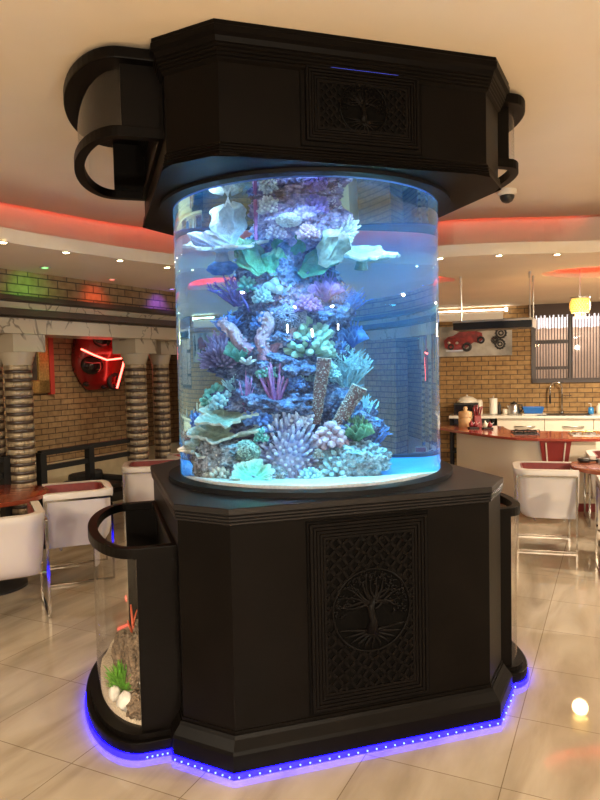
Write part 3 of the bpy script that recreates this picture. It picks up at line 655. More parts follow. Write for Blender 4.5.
for px, lab in ((473.5, 'black tray of small red pots, nearer the wooden canister'), (487.5, 'black tray of small red pots, nearer the gas hob')):
    k = iitem('condiment_tray', lab, 'tray', px, 428.6 + (px - 473) * .04)
    MB().box((-.065, -.05, 0), (.065, .05, .022)).build('tray', BLACK, k, bevel=.006)
    for x, hh in ((-.03, .09), (.03, .075)):
        j = MB().lathe([(.02, .022), (.032, .04), (.03, .022 + hh * .6), (.014, .022 + hh * .75), (.008, .022 + hh)], 16, (x, 0)).build('pot', KR if px < 480 or x > 0 else CREAM2, k, smooth=True)
        MB().tube([(x + .02, 0, .06), (x + .055, 0, .085)], [.01, .005], 6).build('spout', SILV, j)
for (xa_, xb_), yy, lab, dark in (((513, 538), 433.6, 'black gas hob set in the red island top', True), ((570, 598), 434.5, 'steel gas hob set in the red island top, behind the wooden table', False)):
    a, b = at_z(xa_, yy, IT), at_z(xb_, yy, IT); c_ = (a + b) / 2; hw_ = (b - a).length / 2
    k = thing('gas_hob', lab, 'hob', (c_.x, c_.y, IT), atan2((b - a).y, (b - a).x))
    MB().box((-hw_, -.16, 0), (hw_, .16, .008)).build('plate', BLACK if dark else SILV, k)
    for x in (-hw_ * .5, hw_ * .5):
        bn = MB().lathe([(.04, .008), (.04, .022), (.02, .028)], 16, (x, 0)).build('burner', BLACK if dark else SILV, k)
        g = MB()
        for an in range(4): g.tube([(x, 0, .04), (x + .1 * cos(an * pi / 2 + .4), .1 * sin(an * pi / 2 + .4), .04), (x + .11 * cos(an * pi / 2 + .4), .11 * sin(an * pi / 2 + .4), .008)], .006, 6)
        g.build('pan_support', BLKM if dark else GOLD, bn)

# ================================================================== TABLES AND TUB CHAIRS
def table(loc, r, mat, label, black):
    t = thing('round_table', label, 'table', loc)
    MB().lathe([(r - .02, .71), (r - .003, .715), (r, .73), (r - .003, .745), (r - .02, .75)], 64).build('tabletop', mat, t, auto=35)
    MB().lathe([(.05, .02), (.05, .7), (.16, .7), (.16, .71)], 28).build('pedestal', CHROME, t, auto=40)
    MB().lathe([(.27, 0), (.27, .012), (.06, .03)], 40).build('foot', BLACK if black else CHROME, t, auto=40)
    return t
TL, TR_ = Vector((-2.5, 5.2, 0)), Vector((2.99, 5.97, 0))
table(TL, .46, TABLE, 'round glossy red table near the banded columns', True)
table(TR_, .5, TABLE2, 'round glossy brown table in front of the kitchen island', False)
q = at_z(584, 462, .75); k = thing('table_ornament', 'small black ring-and-stem ornament on the brown table', 'ornament', (q.x, q.y, .75), R(-10))
torus(MB(), (0, 0, .02), .04, .02, 'z').build('ring', BLACK, k, smooth=True); MB().tube([(.04, 0, .015), (.12, 0, .015)], .009, 8).build('stem', BLACK, k); MB().box((.115, -.035, 0), (.135, .035, .03)).build('cross_bar', BLACK, k)

def upath(w, d, r, n=7):            # U open to -y
    P = [(-w, -d)]
    for k in range(n + 1): a = pi - (pi / 2) * k / n; P.append((-w + r + r * cos(a), d - r + r * sin(a)))
    for k in range(n + 1): a = pi / 2 - (pi / 2) * k / n; P.append((w - r + r * cos(a), d - r + r * sin(a)))
    return P + [(w, -d)]
def chair_parts():
    W, D = .28, .27; th = .06; out = []
    zs = [(.30, .66), (.315, .76), (.36, .88), (.44, .95), (.54, .985), (.66, 1.0), (.69, 1.03), (.735, 1.03), (.74, 1.015)]
    rings = []
    for z, s in zs:
        so_ = max(s, .9); o = [(x, -D * min(1, .7 + .3 * s)) if j in (0, 17) else (x, y) for j, (x, y) in enumerate(upath(W * so_, D * s, .13 * s))]; i = [(x, -D * min(1, .7 + .3 * s)) if j in (0, 17) else (x, y) for j, (x, y) in enumerate(upath(W * so_ - th, D * s - th, .09 * s))]
        rings.append([(x, y, z) for x, y in o] + [(x, y, z) for x, y in reversed(i)])
    sh = MB().loft(rings); out.append(('shell', sh, WHITE, dict(auto=45)))
    # maroon lining: a thin U inside and a seat cushion
    a = upath(W - th - .001, D - th - .001, .085); b = upath(W - th - .016, D - th - .016, .07)
    a[0] = (a[0][0], -D + .02); a[-1] = (a[-1][0], -D + .02); b[0] = (b[0][0], -D + .02); b[-1] = (b[-1][0], -D + .02)
    lin = MB().loft([[(x, y, z) for x, y in a] + [(x, y, z) for x, y in reversed(b)] for z in (.42, .735)]); out.append(('lining', lin, MAROON, dict(auto=45)))
    se = MB().box((-W + .075, -D + .0, .31), (W - .075, D - .09, .46)); out.append(('seat_cushion', se, MAROON, dict(bevel=.025)))
    return out
def sled(s):                         # one chrome side frame: two uprights and a floor bar
    x = s * .285; return MB().tube([(x, -.25, .69), (x, -.25, .012), (x, .25, .012), (x, .25, .69)], .013, 4, square=True).tube([(x, -.25, .685), (x, .25, .685)], .012, 4, square=True)
CP = None
def chair(loc, rz, label):
    global CP
    c = thing('tub_chair', label, 'chair', loc, R(rz), 'white tub chairs with maroon seats')
    if CP is None:
        CP = []
        for nm, mb, mat, kw in chair_parts(): CP.append((nm, mb.build(nm, mat, c, **kw)))
        for s in (-1, 1): CP.append(('sled_frame', sled(s).build('sled_frame', CHROME, c)))
        CP.append(('cross_bar', MB().tube([(-.285, .1, .285), (.285, .1, .285)], .011, 8).tube([(-.285, -.15, .29), (.285, -.15, .29)], .011, 8).build('cross_bar', CHROME, c)))
    else:
        for nm, o in CP:
            o2 = o.copy(); C.objects.link(o2); o2.parent = c
    return c
chair((2.27, 6.12, 0), 74, 'white tub chair seen from its side, between the tank and the brown table')
chair((2.68, 5.2, 0), 160, 'white tub chair cut by the picture edge, nearest side of the brown table')
chair((3.3, 6.85, 0), -18, 'white tub chair on the far side of the brown table, only its rim showing')
chair((-2.13, 4.58, 0), 207, 'white tub chair with its back to us, cut by the picture edge')
chair((-1.9, 5.52, 0), -68, 'white tub chair showing its maroon inside, between red table and small corner tank')
chair((-1.58, 6.85, 0), 100, 'white tub chair by the railing, partly behind the dark cabinet')
chair((-1.2, 7.45, 0), 120, 'white tub chair furthest back on the lounge side, rim against the fish tank')
chair((Lw(.75, -.95)[0], Lw(.75, -.95)[1], 0), 20, 'tub chair in the dim lounge behind the black railing')

# ================================================================== THE AQUARIUM
CX, CY, YAW, W, V, CU, CV = .0493, 3.6539, .3014, .8095, .805, .1924, .1938
ZB, ZU, RT = 1.126, 2.561, .712
cY, sY = cos(YAW), sin(YAW)
def G(u, v, z=0): return Vector((CX + u * cY - v * sY, CY + u * sY + v * cY, z))
nx, ny = CV / sqrt(CU * CU + CV * CV), CU / sqrt(CU * CU + CV * CV)
def octa(o):
    d = nx * (W - CU) + ny * V + o; fv = V + o; fu = (d - ny * fv) / nx; lu = W + o; lv = (d - nx * lu) / ny
    return [(-fu, -fv), (fu, -fv), (lu, -lv), (lu, lv), (fu, fv), (-fu, fv), (-lu, lv), (-lu, -lv)]
def oloft(steps, mb=None): return (mb or MB()).loft([[(x, y, z) for x, y in octa(o)] for o, z in steps])
def annulus(mb, outer, inner, z0, z1):        # flat octagonal ring with a round hole
    n = 64; outp = []
    for k in range(n):
        a = 2 * pi * k / n; d = Vector((cos(a), sin(a))); best = 9
        for i in range(8):
            p, q = Vector(outer[i]), Vector(outer[(i + 1) % 8]); e = q - p; den = d.x * e.y - d.y * e.x
            if abs(den) > 1e-9:
                t = (p.x * e.y - p.y * e.x) / den; s = (p.x * d.y - p.y * d.x) / den
                if t > 0 and -1e-6 <= s <= 1 + 1e-6: best = min(best, t)
        outp.append(d * best)
    ins = [(inner * cos(2 * pi * k / n), inner * sin(2 * pi * k / n)) for k in range(n)]
    return mb.loft([[(p.x, p.y, z0) for p in outp], [(p.x, p.y, z1) for p in outp], [(x, y, z1) for x, y in ins], [(x, y, z0) for x, y in ins], [(p.x, p.y, z0) for p in outp]], cap=False)

# ---- base cabinet
bc = thing('aquarium_base_cabinet', 'dark eight-sided wooden base cabinet under the round fish tank', 'cabinet', (CX, CY, 0), YAW)
oloft([(0, .12), (0, 1.07)]).build('body', WOOD, bc)
oloft([(.052, .03), (.052, .10), (.046, .115), (.02, .15), (.012, .165), (.006, .165), (.006, .18), (0, .18)]).build('skirting', WOOD, bc)
rd = [(.0, 1.052)]
for k in range(3):
    z = 1.054 + k * .014; rd += [(.006 + .002 * k, z), (.011 + .002 * k, z + .003), (.011 + .002 * k, z + .009), (.006 + .002 * k, z + .012)]
rd += [(.012, 1.097), (.0165, 1.1), (.0165, ZB - .003), (.0135, ZB)]
oloft(rd).build('top_slab', WOODT, bc)

def front_panel(par, name, u0, u1, z0, z1, g, fr, tree_c, tree_r, lat_ok):
    """door on the front face: groove line, stepped frame, carved plate with a round tree over a lattice"""
    y = -V
    d = MB().box((u0, y - .004, z0), (u1, y + .01, z1)).build(name, WOOD, par)
    gr = MB()
    for a, b in (((u0, z0), (u1, z0 + .005)), ((u0, z1 - .005), (u1, z1)), ((u0, z0), (u0 + .005, z1)), ((u1 - .005, z0), (u1, z1))):
        gr.box((a[0], y - .0052, a[1]), (b[0], y - .003, b[1]))
    gr.build('groove', GAP, d)
    a0, a1, b0, b1 = u0 + g, u1 - g, z0 + g, z1 - g
    def frect(i, h): return [(a0 + i, y - h, b0 + i), (a1 - i, y - h, b0 + i), (a1 - i, y - h, b1 - i), (a0 + i, y - h, b1 - i)]
    st = [(0, .004), (0, .018)]; i = 0.
    for k in range(4):
        st += [(i + .002, .02 - .002 * k), (i + fr / 4 - .003, .02 - .002 * k), (i + fr / 4 - .001, .0145 - .002 * k)]; i += fr / 4
    st += [(fr, .006)]
    MB().loft([frect(i, h) for i, h in st], cap=False).build('panel_frame', WOODC, d)
    c0, c1, e0, e1 = a0 + fr, a1 - fr, b0 + fr, b1 - fr
    MB().box((c0, y - .0065, e0), (c1, y - .003, e1)).build('carved_ground', GAP, d)
    # lattice of interlaced bars outside the roundel
    la = MB(); yb, yt = y - .006, y - .0125; s = lat_ok
    def inside(x, z): return c0 + .012 < x < c1 - .012 and e0 + .012 < z < e1 - .012 and (x - tree_c[0]) ** 2 + (z - tree_c[1]) ** 2 > (tree_r + .004) ** 2
    def strip(P):
        run = []
        for q in P + [None]:
            if q is not None and inside(*q): run.append(q)
            else:
                if len(run) > 1:
                    L_ = []
                    for i, (x, z) in enumerate(run):
                        x2, z2 = run[min(i + 1, len(run) - 1)]; x1, z1_ = run[max(i - 1, 0)]; t = Vector((x2 - x1, z2 - z1_)).normalized() * (s * .14)
                        L_.append([(x - t.y, yb, z + t.x), (x - t.y, yt, z + t.x), (x + t.y, yt, z - t.x), (x + t.y, yb, z - t.x)])
                    la.loft(L_)
                run = []
    cw, chh = c1 - c0, e1 - e0
    for k in range(-40, 60):
        P = []; Q = []
        for j in range(240):
            x = c0 + cw * j / 239
            wob = s * .22 * sin((x - c0) / s * pi * .5)
            P.append((x, e0 + k * s * 1.25 + (x - c0) + wob)); Q.append((x, e0 + k * s * 1.25 - (x - c0) + wob))
        strip(P); strip(Q)
    for ins in (.006,):
        la.loft([[(c0 + i, yy, e0 + i), (c1 - i, yy, e0 + i), (c1 - i, yy, e1 - i), (c0 + i, yy, e1 - i)] for i, yy in ((0, yb), (0, yt), (.012, yt), (.012, yb))], cap=False)
    la.build('lattice_carving', WOODC, d)
    # the tree: ring, trunk, branches, leaves, roots
    tr = MB(); cx_, cz_ = tree_c; r = tree_r; rnd = random.Random(3)
    ya = y - .011
    tr.tube([(cx_ + r * cos(2 * pi * k / 48), ya, cz_ + r * sin(2 * pi * k / 48)) for k in range(48)], r * .028, 6, closed=True)
    tr.tube([(cx_ - .03 * r, ya, cz_ - .55 * r), (cx_ + .03 * r, ya, cz_ - .25 * r), (cx_ - .04 * r, ya, cz_), (cx_ + .02 * r, ya, cz_ + .3 * r)], [.17 * r, .1 * r, .09 * r, .06 * r], 8)
    for k in range(15):
        a = pi * (.02 + .96 * k / 14); L_ = r * (.86 + .08 * rnd.random()); b0_ = (cx_ + .02 * r * cos(a), cz_ + (.05 + .2 * rnd.random()) * r)
        pts = []
        for j in range(7):
            f = j / 6; pts.append((b0_[0] + (cx_ + L_ * cos(a) - b0_[0]) * f + .05 * r * sin(f * 6 + k), ya, b0_[1] + (cz_ + L_ * sin(a) * .98 - b0_[1]) * f + .07 * r * sin(f * 5 + k * 2)))
        tr.tube(pts, [r * .05 * (1 - .75 * j / 6) for j in range(7)], 6)
    for k in range(130):
        a = pi * (-.06 + 1.12 * rnd.random()); q = r * (.45 + .5 * sqrt(rnd.random()));
        x, z = cx_ + q * cos(a), cz_ + q * sin(a); b = rnd.random() * pi; l = r * .055
        tr.loft([[(x - l * cos(b), yb, z - l * sin(b)), (x + l * .4 * sin(b), ya - .002, z - l * .4 * cos(b)), (x + l * cos(b), yb, z + l * sin(b)), (x - l * .4 * sin(b), ya - .002, z + l * .4 * cos(b))], [(x - l * cos(b), ya - .003, z - l * sin(b)), (x + l * .4 * sin(b), ya - .004, z - l * .4 * cos(b)), (x + l * cos(b), ya - .003, z + l * sin(b)), (x - l * .4 * sin(b), ya - .004, z + l * .4 * cos(b))]])
    for k in range(11):
        a = -pi * (.14 + .72 * k / 10); pts = [(cx_ + .1 * r * cos(a), ya, cz_ - .5 * r)]
        for j in range(1, 5): f = j / 4; pts.append((cx_ + r * .93 * cos(a) * f + .03 * r * sin(f * 6 + k), ya, cz_ - .5 * r + (r * .95 * sin(a) + .5 * r) * f))
        tr.tube(pts, [r * .06 * (1 - .7 * j / 4) for j in range(5)], 6)
    tr.build('tree_carving', WOODC, d, smooth=True)
    return d
front_panel(bc, 'front_door', -.288, .294, .19, 1.04, .012, .062, (.01, .62), .185, .046)

# ---- canopy (upper cabinet), fixed to the ceiling
cn = thing('aquarium_canopy', 'dark eight-sided wooden canopy over the fish tank, fixed to the ceiling', 'cabinet', (CX, CY, 0), YAW)
mb = MB()
mb.loft([[(x, y, z) for x, y in octa(0)] for z in (2.6, 3.0)], cap=False)
annulus(mb, octa(.0153), RT - .01, ZU, ZU + .012)
mb.build('body', WOOD, cn)
rd = [(.0153, ZU), (.0153, ZU + .012)]
for k in range(3):
    z = ZU + .014 + k * .013; rd += [(.010 - .002 * k, z), (.013 - .002 * k, z + .003), (.013 - .002 * k, z + .008), (.009 - .002 * k, z + .011)]
rd += [(0, ZU + .058)]
mb = MB().loft([[(x, y, z) for x, y in octa(o)] for o, z in rd], cap=False); mb.build('lower_moulding', WOOD, cn)
rd = [(0, 2.935)]
for k in range(4):
    z = 2.942 + k * .014; o = .014 + .006 * k; rd += [(o - .004, z), (o, z + .003), (o, z + .009), (o - .002, z + .012)]
rd += [(.036, 3.0), (.04, 3.02), (.0546, 3.03), (.0546, 3.054), (.05, 3.06), (.05, CEIL)]
oloft(rd).build('crown_moulding', WOOD, cn)
front_panel(cn, 'front_hatch', -.275, .288, 2.628, 2.978, .022, .05, (.008, 2.803), .108, .030)
MB().box((-.14, -V - .018, 2.957), (.17, -V - .006, 2.9625)).build('blue_light_gap', glow('blue_gap', (.08, .12, 1), 1.4), cn)

# ---- side display cases (D-shaped): lower ones on the floor, upper ones under the ceiling
def dshape(s, o=0., n=28, close=True):
    P = [(.80, -.53 - o), (.98, -.53 - o)] + [(.98 + (.20 + o) * cos(a), (.53 + o) * sin(a)) for a in [-pi / 2 + pi * k / n for k in range(1, n)]] + [(.98, .53 + o), (.80, .53 + o)]
    e_ = .055 if s > 0 else 0; return [(s * (x - (e_ if x > .85 else 0)), y) for x, y in P]
def dring(s, o, i, z0, z1, chop=.80):
    a = dshape(s, o); b = []
    for k, (x, y) in enumerate(dshape(s, -i)): b.append((x, y) if k not in (0, len(a) - 1) else (s * (chop + .03), y))
    a_ = a; return MB().loft([[(x, y, z0) for x, y in a_], [(x, y, z1) for x, y in a_], [(x, y, z1) for x, y in b], [(x, y, z0) for x, y in b], [(x, y, z0) for x, y in a_]], cap=False)
def case(s, z0, z1, label, lower):
    t = thing('display_case', label, 'display case', (CX, CY, 0), YAW, 'D-shaped side cases of the aquarium')
    if lower:
        MB().prism(dshape(s, .05), .03, .075).build('base_plate', WOOD, t, bevel=.006)
        MB().prism(dshape(s, .022), .075, .10).build('step', WOOD, t)
        dring(s, .012, .036, z1 - .045, z1).build('top_ring', WOOD, t, bevel=.004); a, b = .10, z1 - .045
    else:
        MB().prism(dshape(s, .05), z1 - .05, z1).build('top_plate', WOOD, t, bevel=.006)
        dring(s, .012, .036, z0, z0 + .045).build('bottom_ring', WOOD, t, bevel=.004); a, b = z0 + .045, z1 - .05
    for e in (-1, 1):
        x0_, x1_ = sorted((s * .80, s * (.985 if s < 0 else .93))); y0_, y1_ = sorted((e * .53, e * .495))
        MB().box((x0_, y0_, a), (x1_, y1_, b)).build('stile', WOOD, t)
    g = []
    for z in (a, b): g.append([(s * ((.975 if s < 0 else .92) + .195 * cos(q)), .522 * sin(q), z) for q in [-pi / 2 + pi * k / 40 for k in range(41)]])
    MB().loft(g, closed=False, cap=False).build('curved_glass', PANE, t, smooth=True)
    return t
case(-1, 0, .925, 'lower D-shaped glass case with sand and a green plant on the lounge side', True)
case(1, 0, .945, 'lower D-shaped case on the kitchen side, mostly hidden by the base cabinet', True)
case(-1, 2.70, 3.056, 'upper D-shaped glass case under the ceiling on the lounge side', False)
case(1, 2.70, 3.056, 'upper D-shaped case under the ceiling on the kitchen side', False)
# contents of the lounge-side case
sd = MB(); rows = []
for i in range(18):
    f_ = i / 17; rows.append([])
    for k in range(33):
        a = -pi / 2 + pi * k / 32; rr = f_
        x = -(.90 + (.045 if k in (0, 32) else .255 * cos(a)) * rr); y = .505 * sin(a) * rr
        rows[-1].append((x, y, .155 + .035 * noise.noise(Vector((x * 6, y * 6, 0))) + (.05 * (y + .3) if y > -.3 else 0) * .6))
bt = [[(x, y, .09) for x, y, z in rows[-1]]]
sd.loft(rows + bt, closed=False, cap=False)
SAND = mk('pale_sand', (.50, .41, .30), rough=.95, var=.3, scale=120, bump=.5, bscale=300)
solo(sd, 'sand_bed', SAND, 'pale sand bed in the lounge-side glass case', 'sand', (CX, CY, 0), YAW, kind='stuff', smooth=True)
SROCK = rockmat('brown_rock', (.06, .04, .025), (.16, .11, .07), (.28, .2, .13))
def inside_case(mb, name, mat, label, cat, u, v, z, **k):
    p_ = G(u, v, z); return solo(mb, name, mat, label, cat, tuple(p_), YAW, **k)
inside_case(MB().blob((0, 0, .15), (.075, .10, .22), 4, .22, 2.2, 1, .1, 9), 'upright_rock', SROCK, 'tall brown rock standing in the lounge-side glass case', 'rock', -.955, -.28, .14, smooth=True)
inside_case(MB().blob((0, 0, .1), (.09, .12, .13), 4, .25, 2.4, 5, .1, 9), 'mossy_rock', SROCK, 'brown rock behind the green plant in the glass case', 'rock', -1.0, -.05, .14, smooth=True)
inside_case(MB().blob((0, 0, .02), (.06, .07, .055), 4, .22, 2.4, 8, .1, 9), 'flat_rock', SROCK, 'low brown rock at the front of the glass case beside white stones', 'rock', -.985, -.43, .15, smooth=True)
WST = mk('white_stone', (.66, .62, .55), rough=.8, var=.12, scale=40)
for i, (u, v, r, lb) in enumerate(((-1.09, -.30, .035, 'white stone nearest the curved glass'), (-1.045, -.40, .045, 'largest white stone in the glass case, at the front of the sand'), (-1.02, -.36, .03, 'small white stone close to the low brown rock'))):
    inside_case(MB().blob((0, 0, r * .6), (r * .8, r, r), 3, .2, 1.8, 20 + i), 'white_stone', WST, lb, 'stone', u, v, .16, smooth=True, group='white stones in the glass case')
pg = MB(); rnd = random.Random(5)
for k in range(240):
    a = rnd.random() * 2 * pi; L_ = .03 + .10 * rnd.random(); sp_ = .01 + .075 * rnd.random(); w_ = .004
    p0_ = Vector((.02 * cos(a), .02 * sin(a), 0)); p1_ = p0_ + Vector((sp_ * .6 * cos(a), sp_ * .6 * sin(a), L_ * .7)); p2_ = p0_ + Vector((sp_ * cos(a), sp_ * sin(a), L_))
    pg.tube([p0_, p1_, p2_], [w_ * .6, w_, .001], 4)
inside_case(pg, 'green_plant', mk('bright_green_leaf', (.12, .36, .03), rough=.5, var=.3, scale=60), 'bushy bright green plant in the lounge-side glass case', 'plant', -1.05, -.24, .16)
ORB = mk('orange_branch', (.5, .07, .02), rough=.5)
rc = MB().tube([(0, 0, 0), (.01, .01, .16), (.0, .03, .30)], [.012, .009, .004], 8).tube([(.01, .01, .14), (-.02, -.02, .24)], [.008, .003], 6).tube([(.005, .012, .2), (.03, .03, .27)], [.006, .003], 6)
inside_case(rc, 'orange_sea_twig', ORB, 'thin orange twig standing by the rocks in the glass case', 'ornament', -1.0, -.19, .25, smooth=True)

# ---- blue light strip round the foot
path = []
def wing(s):
    P = dshape(s, .056); return P
L8 = octa(.056)
left = [(x, y) for x, y in wing(-1)][1:-1]; right = [(x, y) for x, y in wing(1)][1:-1]
path = [L8[0], L8[1], L8[2], (L8[2][0], -.586)] + right + [(L8[3][0], .586), L8[3], L8[4], L8[5], L8[6], (L8[6][0], .586)] + list(reversed(left)) + [(L8[7][0], -.586), L8[7]]
ls = thing('blue_light_strip', 'blue dotted light strip running round the foot of the cabinet', 'strip light', (CX, CY, 0), YAW)
ring = [(x, y, .0135) for x, y in path]
MB().loft([[(x, y, .003) for x, y in path], [(x, y, .029) for x, y in path], [(x * .994, y * .994, .029) for x, y in path], [(x * .994, y * .994, .003) for x, y in path], [(x, y, .003) for x, y in path]], cap=False).build('tape', BLUELED, ls)
ledm = None
def leds(a, b, step=.044):
    global ledm
    a, b = Vector(a), Vector(b); nn = max(2, int((b - a).length / step))
    nrm = Vector(((b - a).y, -(b - a).x)).normalized()
    for k in range(nn):
        q = a + (b - a) * ((k + .5) / nn) + nrm * .004
        if ledm is None: o = MB().blob((0, 0, 0), .0042, 2, 0).build('led', BLUEDOT, ls); ledm = o.data
        else: o = bpy.data.objects.new('led', ledm); C.objects.link(o); o.parent = ls
        o.location = (q.x, q.y, .014)
leds(L8[0], L8[1]); leds(L8[7], L8[0], .034); leds(L8[1], L8[2], .06)
leds((-.98, -.587), (-.87, -.587), .022); leds((.87, -.587), (.92, -.587), .04)

# ---- the tank itself
tk = thing('glass_tank', 'tall round acrylic fish tank full of lit blue water', 'fish tank', (CX, CY, 0), YAW)
ACR = glassmat('acrylic', 1.49); WAT = glassmat('water_side', 1.33 / 1.49, volume=((.2, .9, 1), 1.0, (.04, .38, 1), .052)); WATT = glassmat('water_surface', 1.33)
N_ = 160
RI = .674
MB().loft([[(RT * cos(2 * pi * k / N_), RT * sin(2 * pi * k / N_), z) for k in range(N_)] for z in (1.127, 2.575)], cap=False).build('acrylic_wall', ACR, tk, smooth=True)
wt = MB().loft([[(RI * cos(2 * pi * k / N_), RI * sin(2 * pi * k / N_), z) for k in range(N_)] for z in (1.128, 2.545)]).build('water', WAT, tk, auto=40)
wt.data.materials.append(WATT)
for p_ in wt.data.polygons:
    if p_.normal.z > .9: p_.material_index = 1
RIM = mk('black_rim', (.006, .006, .007), rough=.5, spec=.12)
def ringz(r0, r1, z0, z1): return MB().loft([[(r * cos(2 * pi * k / N_), r * sin(2 * pi * k / N_), z) for k in range(N_)] for r, z in ((r0, z0), (r1, z0), (r1, z1), (r0, z1), (r0, z0))], cap=False)
ringz(RI, .775, ZB, 1.150).build('bottom_rim', RIM, tk, auto=40)
ringz(RT + .001, .778, 2.545, ZU).build('top_rim', RIM, tk, auto=40)
MB().lathe([(RT, 2.62), (RT, 2.615)], 64).build('hood_lining', mk('blue_lit_lining', (.1, .2, .5), rough=.6), tk)  # blue light inside the hood is put into this disc's colour
# white sand drifted against the front of a blue tank floor
TDx, TDy = Vector((CX, CY)).normalized()
MB().lathe([(.672, 1.13), (.672, 1.150)], 64).build('tank_floor', mk('blue_tank_floor', (.03, .14, .36), rough=.5, var=.15, scale=12), tk)
sm = MB(); rows = []
for i in range(24):
    rr = .672 * i / 23; rows.append([(rr * cos(2 * pi * k / 64), rr * sin(2 * pi * k / 64), 1.146 + .024 * max(0, min(1, (-(rr * cos(2 * pi * k / 64) * TDx + rr * sin(2 * pi * k / 64) * TDy) - .18) / .25)) + .006 * noise.noise(Vector((rr * cos(2 * pi * k / 64) * 5, rr * sin(2 * pi * k / 64) * 5, 2)))) for k in range(64)])
rows = rows[1:] + [[(.672 * cos(2 * pi * k / 64), .672 * sin(2 * pi * k / 64), 1.13) for k in range(64)]]
sm.loft(rows, cap=True)
solo(sm, 'tank_sand', mk('white_sand', (.8, .78, .74), rough=.9, var=.1, scale=80, bump=.4, bscale=250), 'white sand covering the bottom of the round fish tank', 'sand', (CX, CY, 0), kind='stuff', smooth=True)

# where a sight line ends up inside the water, on the upright plane w metres in front of the tank's axis
TC = Vector((CX, CY, 0)); TD = Vector((CX, CY, 0)).normalized(); TS = Vector((TD.y, -TD.x, 0))
def tp(px, py, w=0.):
    d = ray(px, py); O = E0 - TC; a = d.x ** 2 + d.y ** 2; b = O.x * d.x + O.y * d.y; c = O.x ** 2 + O.y ** 2 - RT * RT; D = b * b - a * c
    t = (-b - sqrt(max(D, 0))) / a; P = E0 + d * t; n_ = Vector((P.x - CX, P.y - CY, 0)).normalized(); ci = -n_.dot(d); e = 1 / 1.33
    k = 1 - e * e * (1 - ci * ci); r_ = d * e + n_ * (e * ci - sqrt(k)); Q = P - TC
    s = (-w - Q.dot(TD)) / r_.dot(TD); return P + r_ * s
def tsize(px, py, w, sx, sy):
    a, b = tp(px - sx / 2, py, w), tp(px + sx / 2, py, w); c, d = tp(px, py - sy / 2, w), tp(px, py + sy / 2, w); return (a - b).length, abs(c.z - d.z)
TRZ = atan2(TS.y, TS.x)              # x across the view, -y towards the viewer, for things on the reef

RK1 = rockmat('purple_live_rock', (.06, .04, .12), (.26, .18, .38), (.62, .48, .72))
RK2 = rockmat('dark_live_rock', (.02, .02, .06), (.09, .09, .20), (.34, .33, .50))
RK3 = rockmat('grey_live_rock', (.07, .08, .10), (.30, .33, .40), (.68, .70, .76))
def rock(px, py, w, sx, sy, dep, mat, label, seed, sub=6, amp=.16):
    a, h = tsize(px, py, w, sx, sy); q = tp(px, py, w)
    mb = MB().blob((0, 0, 0), (a / 2, dep, h / 2), sub, amp, 2.1, seed, .11, 9.)
    return solo(mb, 'reef_rock', mat, label, 'rock', tuple(q), TRZ, group='reef rocks in the tank', smooth=True)
rock(301, 219, .14, 90, 62, .20, RK1, 'purple pink rock crowning the reef near the water surface', 1)
rock(287, 274, .0, 104, 84, .22, RK2, 'dark reef rock under the green leaf corals', 2)
rock(296, 318, .0, 108, 74, .24, RK2, 'dark reef rock behind the brain coral', 3)
rock(284, 357, .02, 140, 72, .25, RK2, 'dark reef rock behind the pink finger coral', 4)
rock(280, 402, .05, 142, 66, .28, RK2, 'dark reef rock holding the two feather corals', 5)
rock(222, 462, .28, 62, 46, .13, RK3, 'grey rock at the reef foot under the layered plate corals', 6)
rock(265, 438, .10, 120, 56, .25, RK2, 'broad dark rock behind the big lilac coral dome', 7)
rock(350, 462, .26, 72, 46, .16, RK3, 'grey blue rough rock at the reef foot nearest the kitchen side', 8)
rock(345, 430, .10, 70, 62, .20, RK2, 'dark rock behind the pink bobble coral', 9)
rock(270, 472, .34, 36, 20, .08, RK3, 'low grey rock under the big lilac coral dome', 10)
rock(255, 480, .40, 44, 14, .07, RK3, 'low pale rock under the mint green cup coral', 11)

# ---- coral shapes; each is a thing of its own
def place(mb, name, mat, label, px, py, w, cat='coral', tilt=0., rx=0., **k):
    q = tp(px, py, w); o = solo(mb, name, mat, label, cat, tuple(q), None, **k); o.rotation_euler = (0, 0, TRZ)
    if tilt or rx: o.rotation_euler = (Matrix.Rotation(TRZ, 3, 'Z') @ Matrix.Rotation(rx, 3, 'X') @ Matrix.Rotation(tilt, 3, 'Y')).to_euler()
    return o
def fingers(px, py, w, sx, sy, n, rad, seed, tipfat=1., dome=False, spread=1., bend=.3, up=.0, seg=7, dep=None, st=.45):
    a, h = tsize(px, py, w, sx, sy); rnd = random.Random(seed); mb = MB(); dep = dep or a * .8
    if dome and st > .6: mb.blob((0, 0, 0), (a * .36, dep * .36, h * .70), 4, .05, 3, seed, .03, 12, t=.35)
    for k in range(n):
        if dome:
            z = 1 - (k + .5) / n * (1.05 if st < .6 else 1.5); ph = k * 2.399963; s = sqrt(max(0, 1 - z * z)); d = Vector((s * cos(ph), s * sin(ph), z))
        else:
            ph = rnd.random() * 2 * pi; s = sqrt(rnd.random()) * spread; d = Vector((s * cos(ph), s * sin(ph), 1 - .55 * s + up)).normalized()
        L_ = .8 + .3 * rnd.random(); pts = []; rs = []; ts = []
        jx, jy = (rnd.random() - .5) * bend, (rnd.random() - .5) * bend; st0 = st if dome else 0
        for j in range(6):
            f = st0 + (1 - st0) * j / 5; g = j / 5
            pts.append(Vector((d.x * a / 2 * f * L_ + jx * a * .3 * g * g, d.y * dep / 2 * f * L_ + jy * a * .3 * g * g, d.z * h * (1 if not dome else .95) * f * L_)))
            rs.append(rad * a * ((1 + (tipfat - 1) * g) * (1 if j < 5 else .55)) * (.85 + .3 * rnd.random())); ts.append(g ** 1.6)
        mb.tube(pts, rs, seg, t=ts)
    return mb
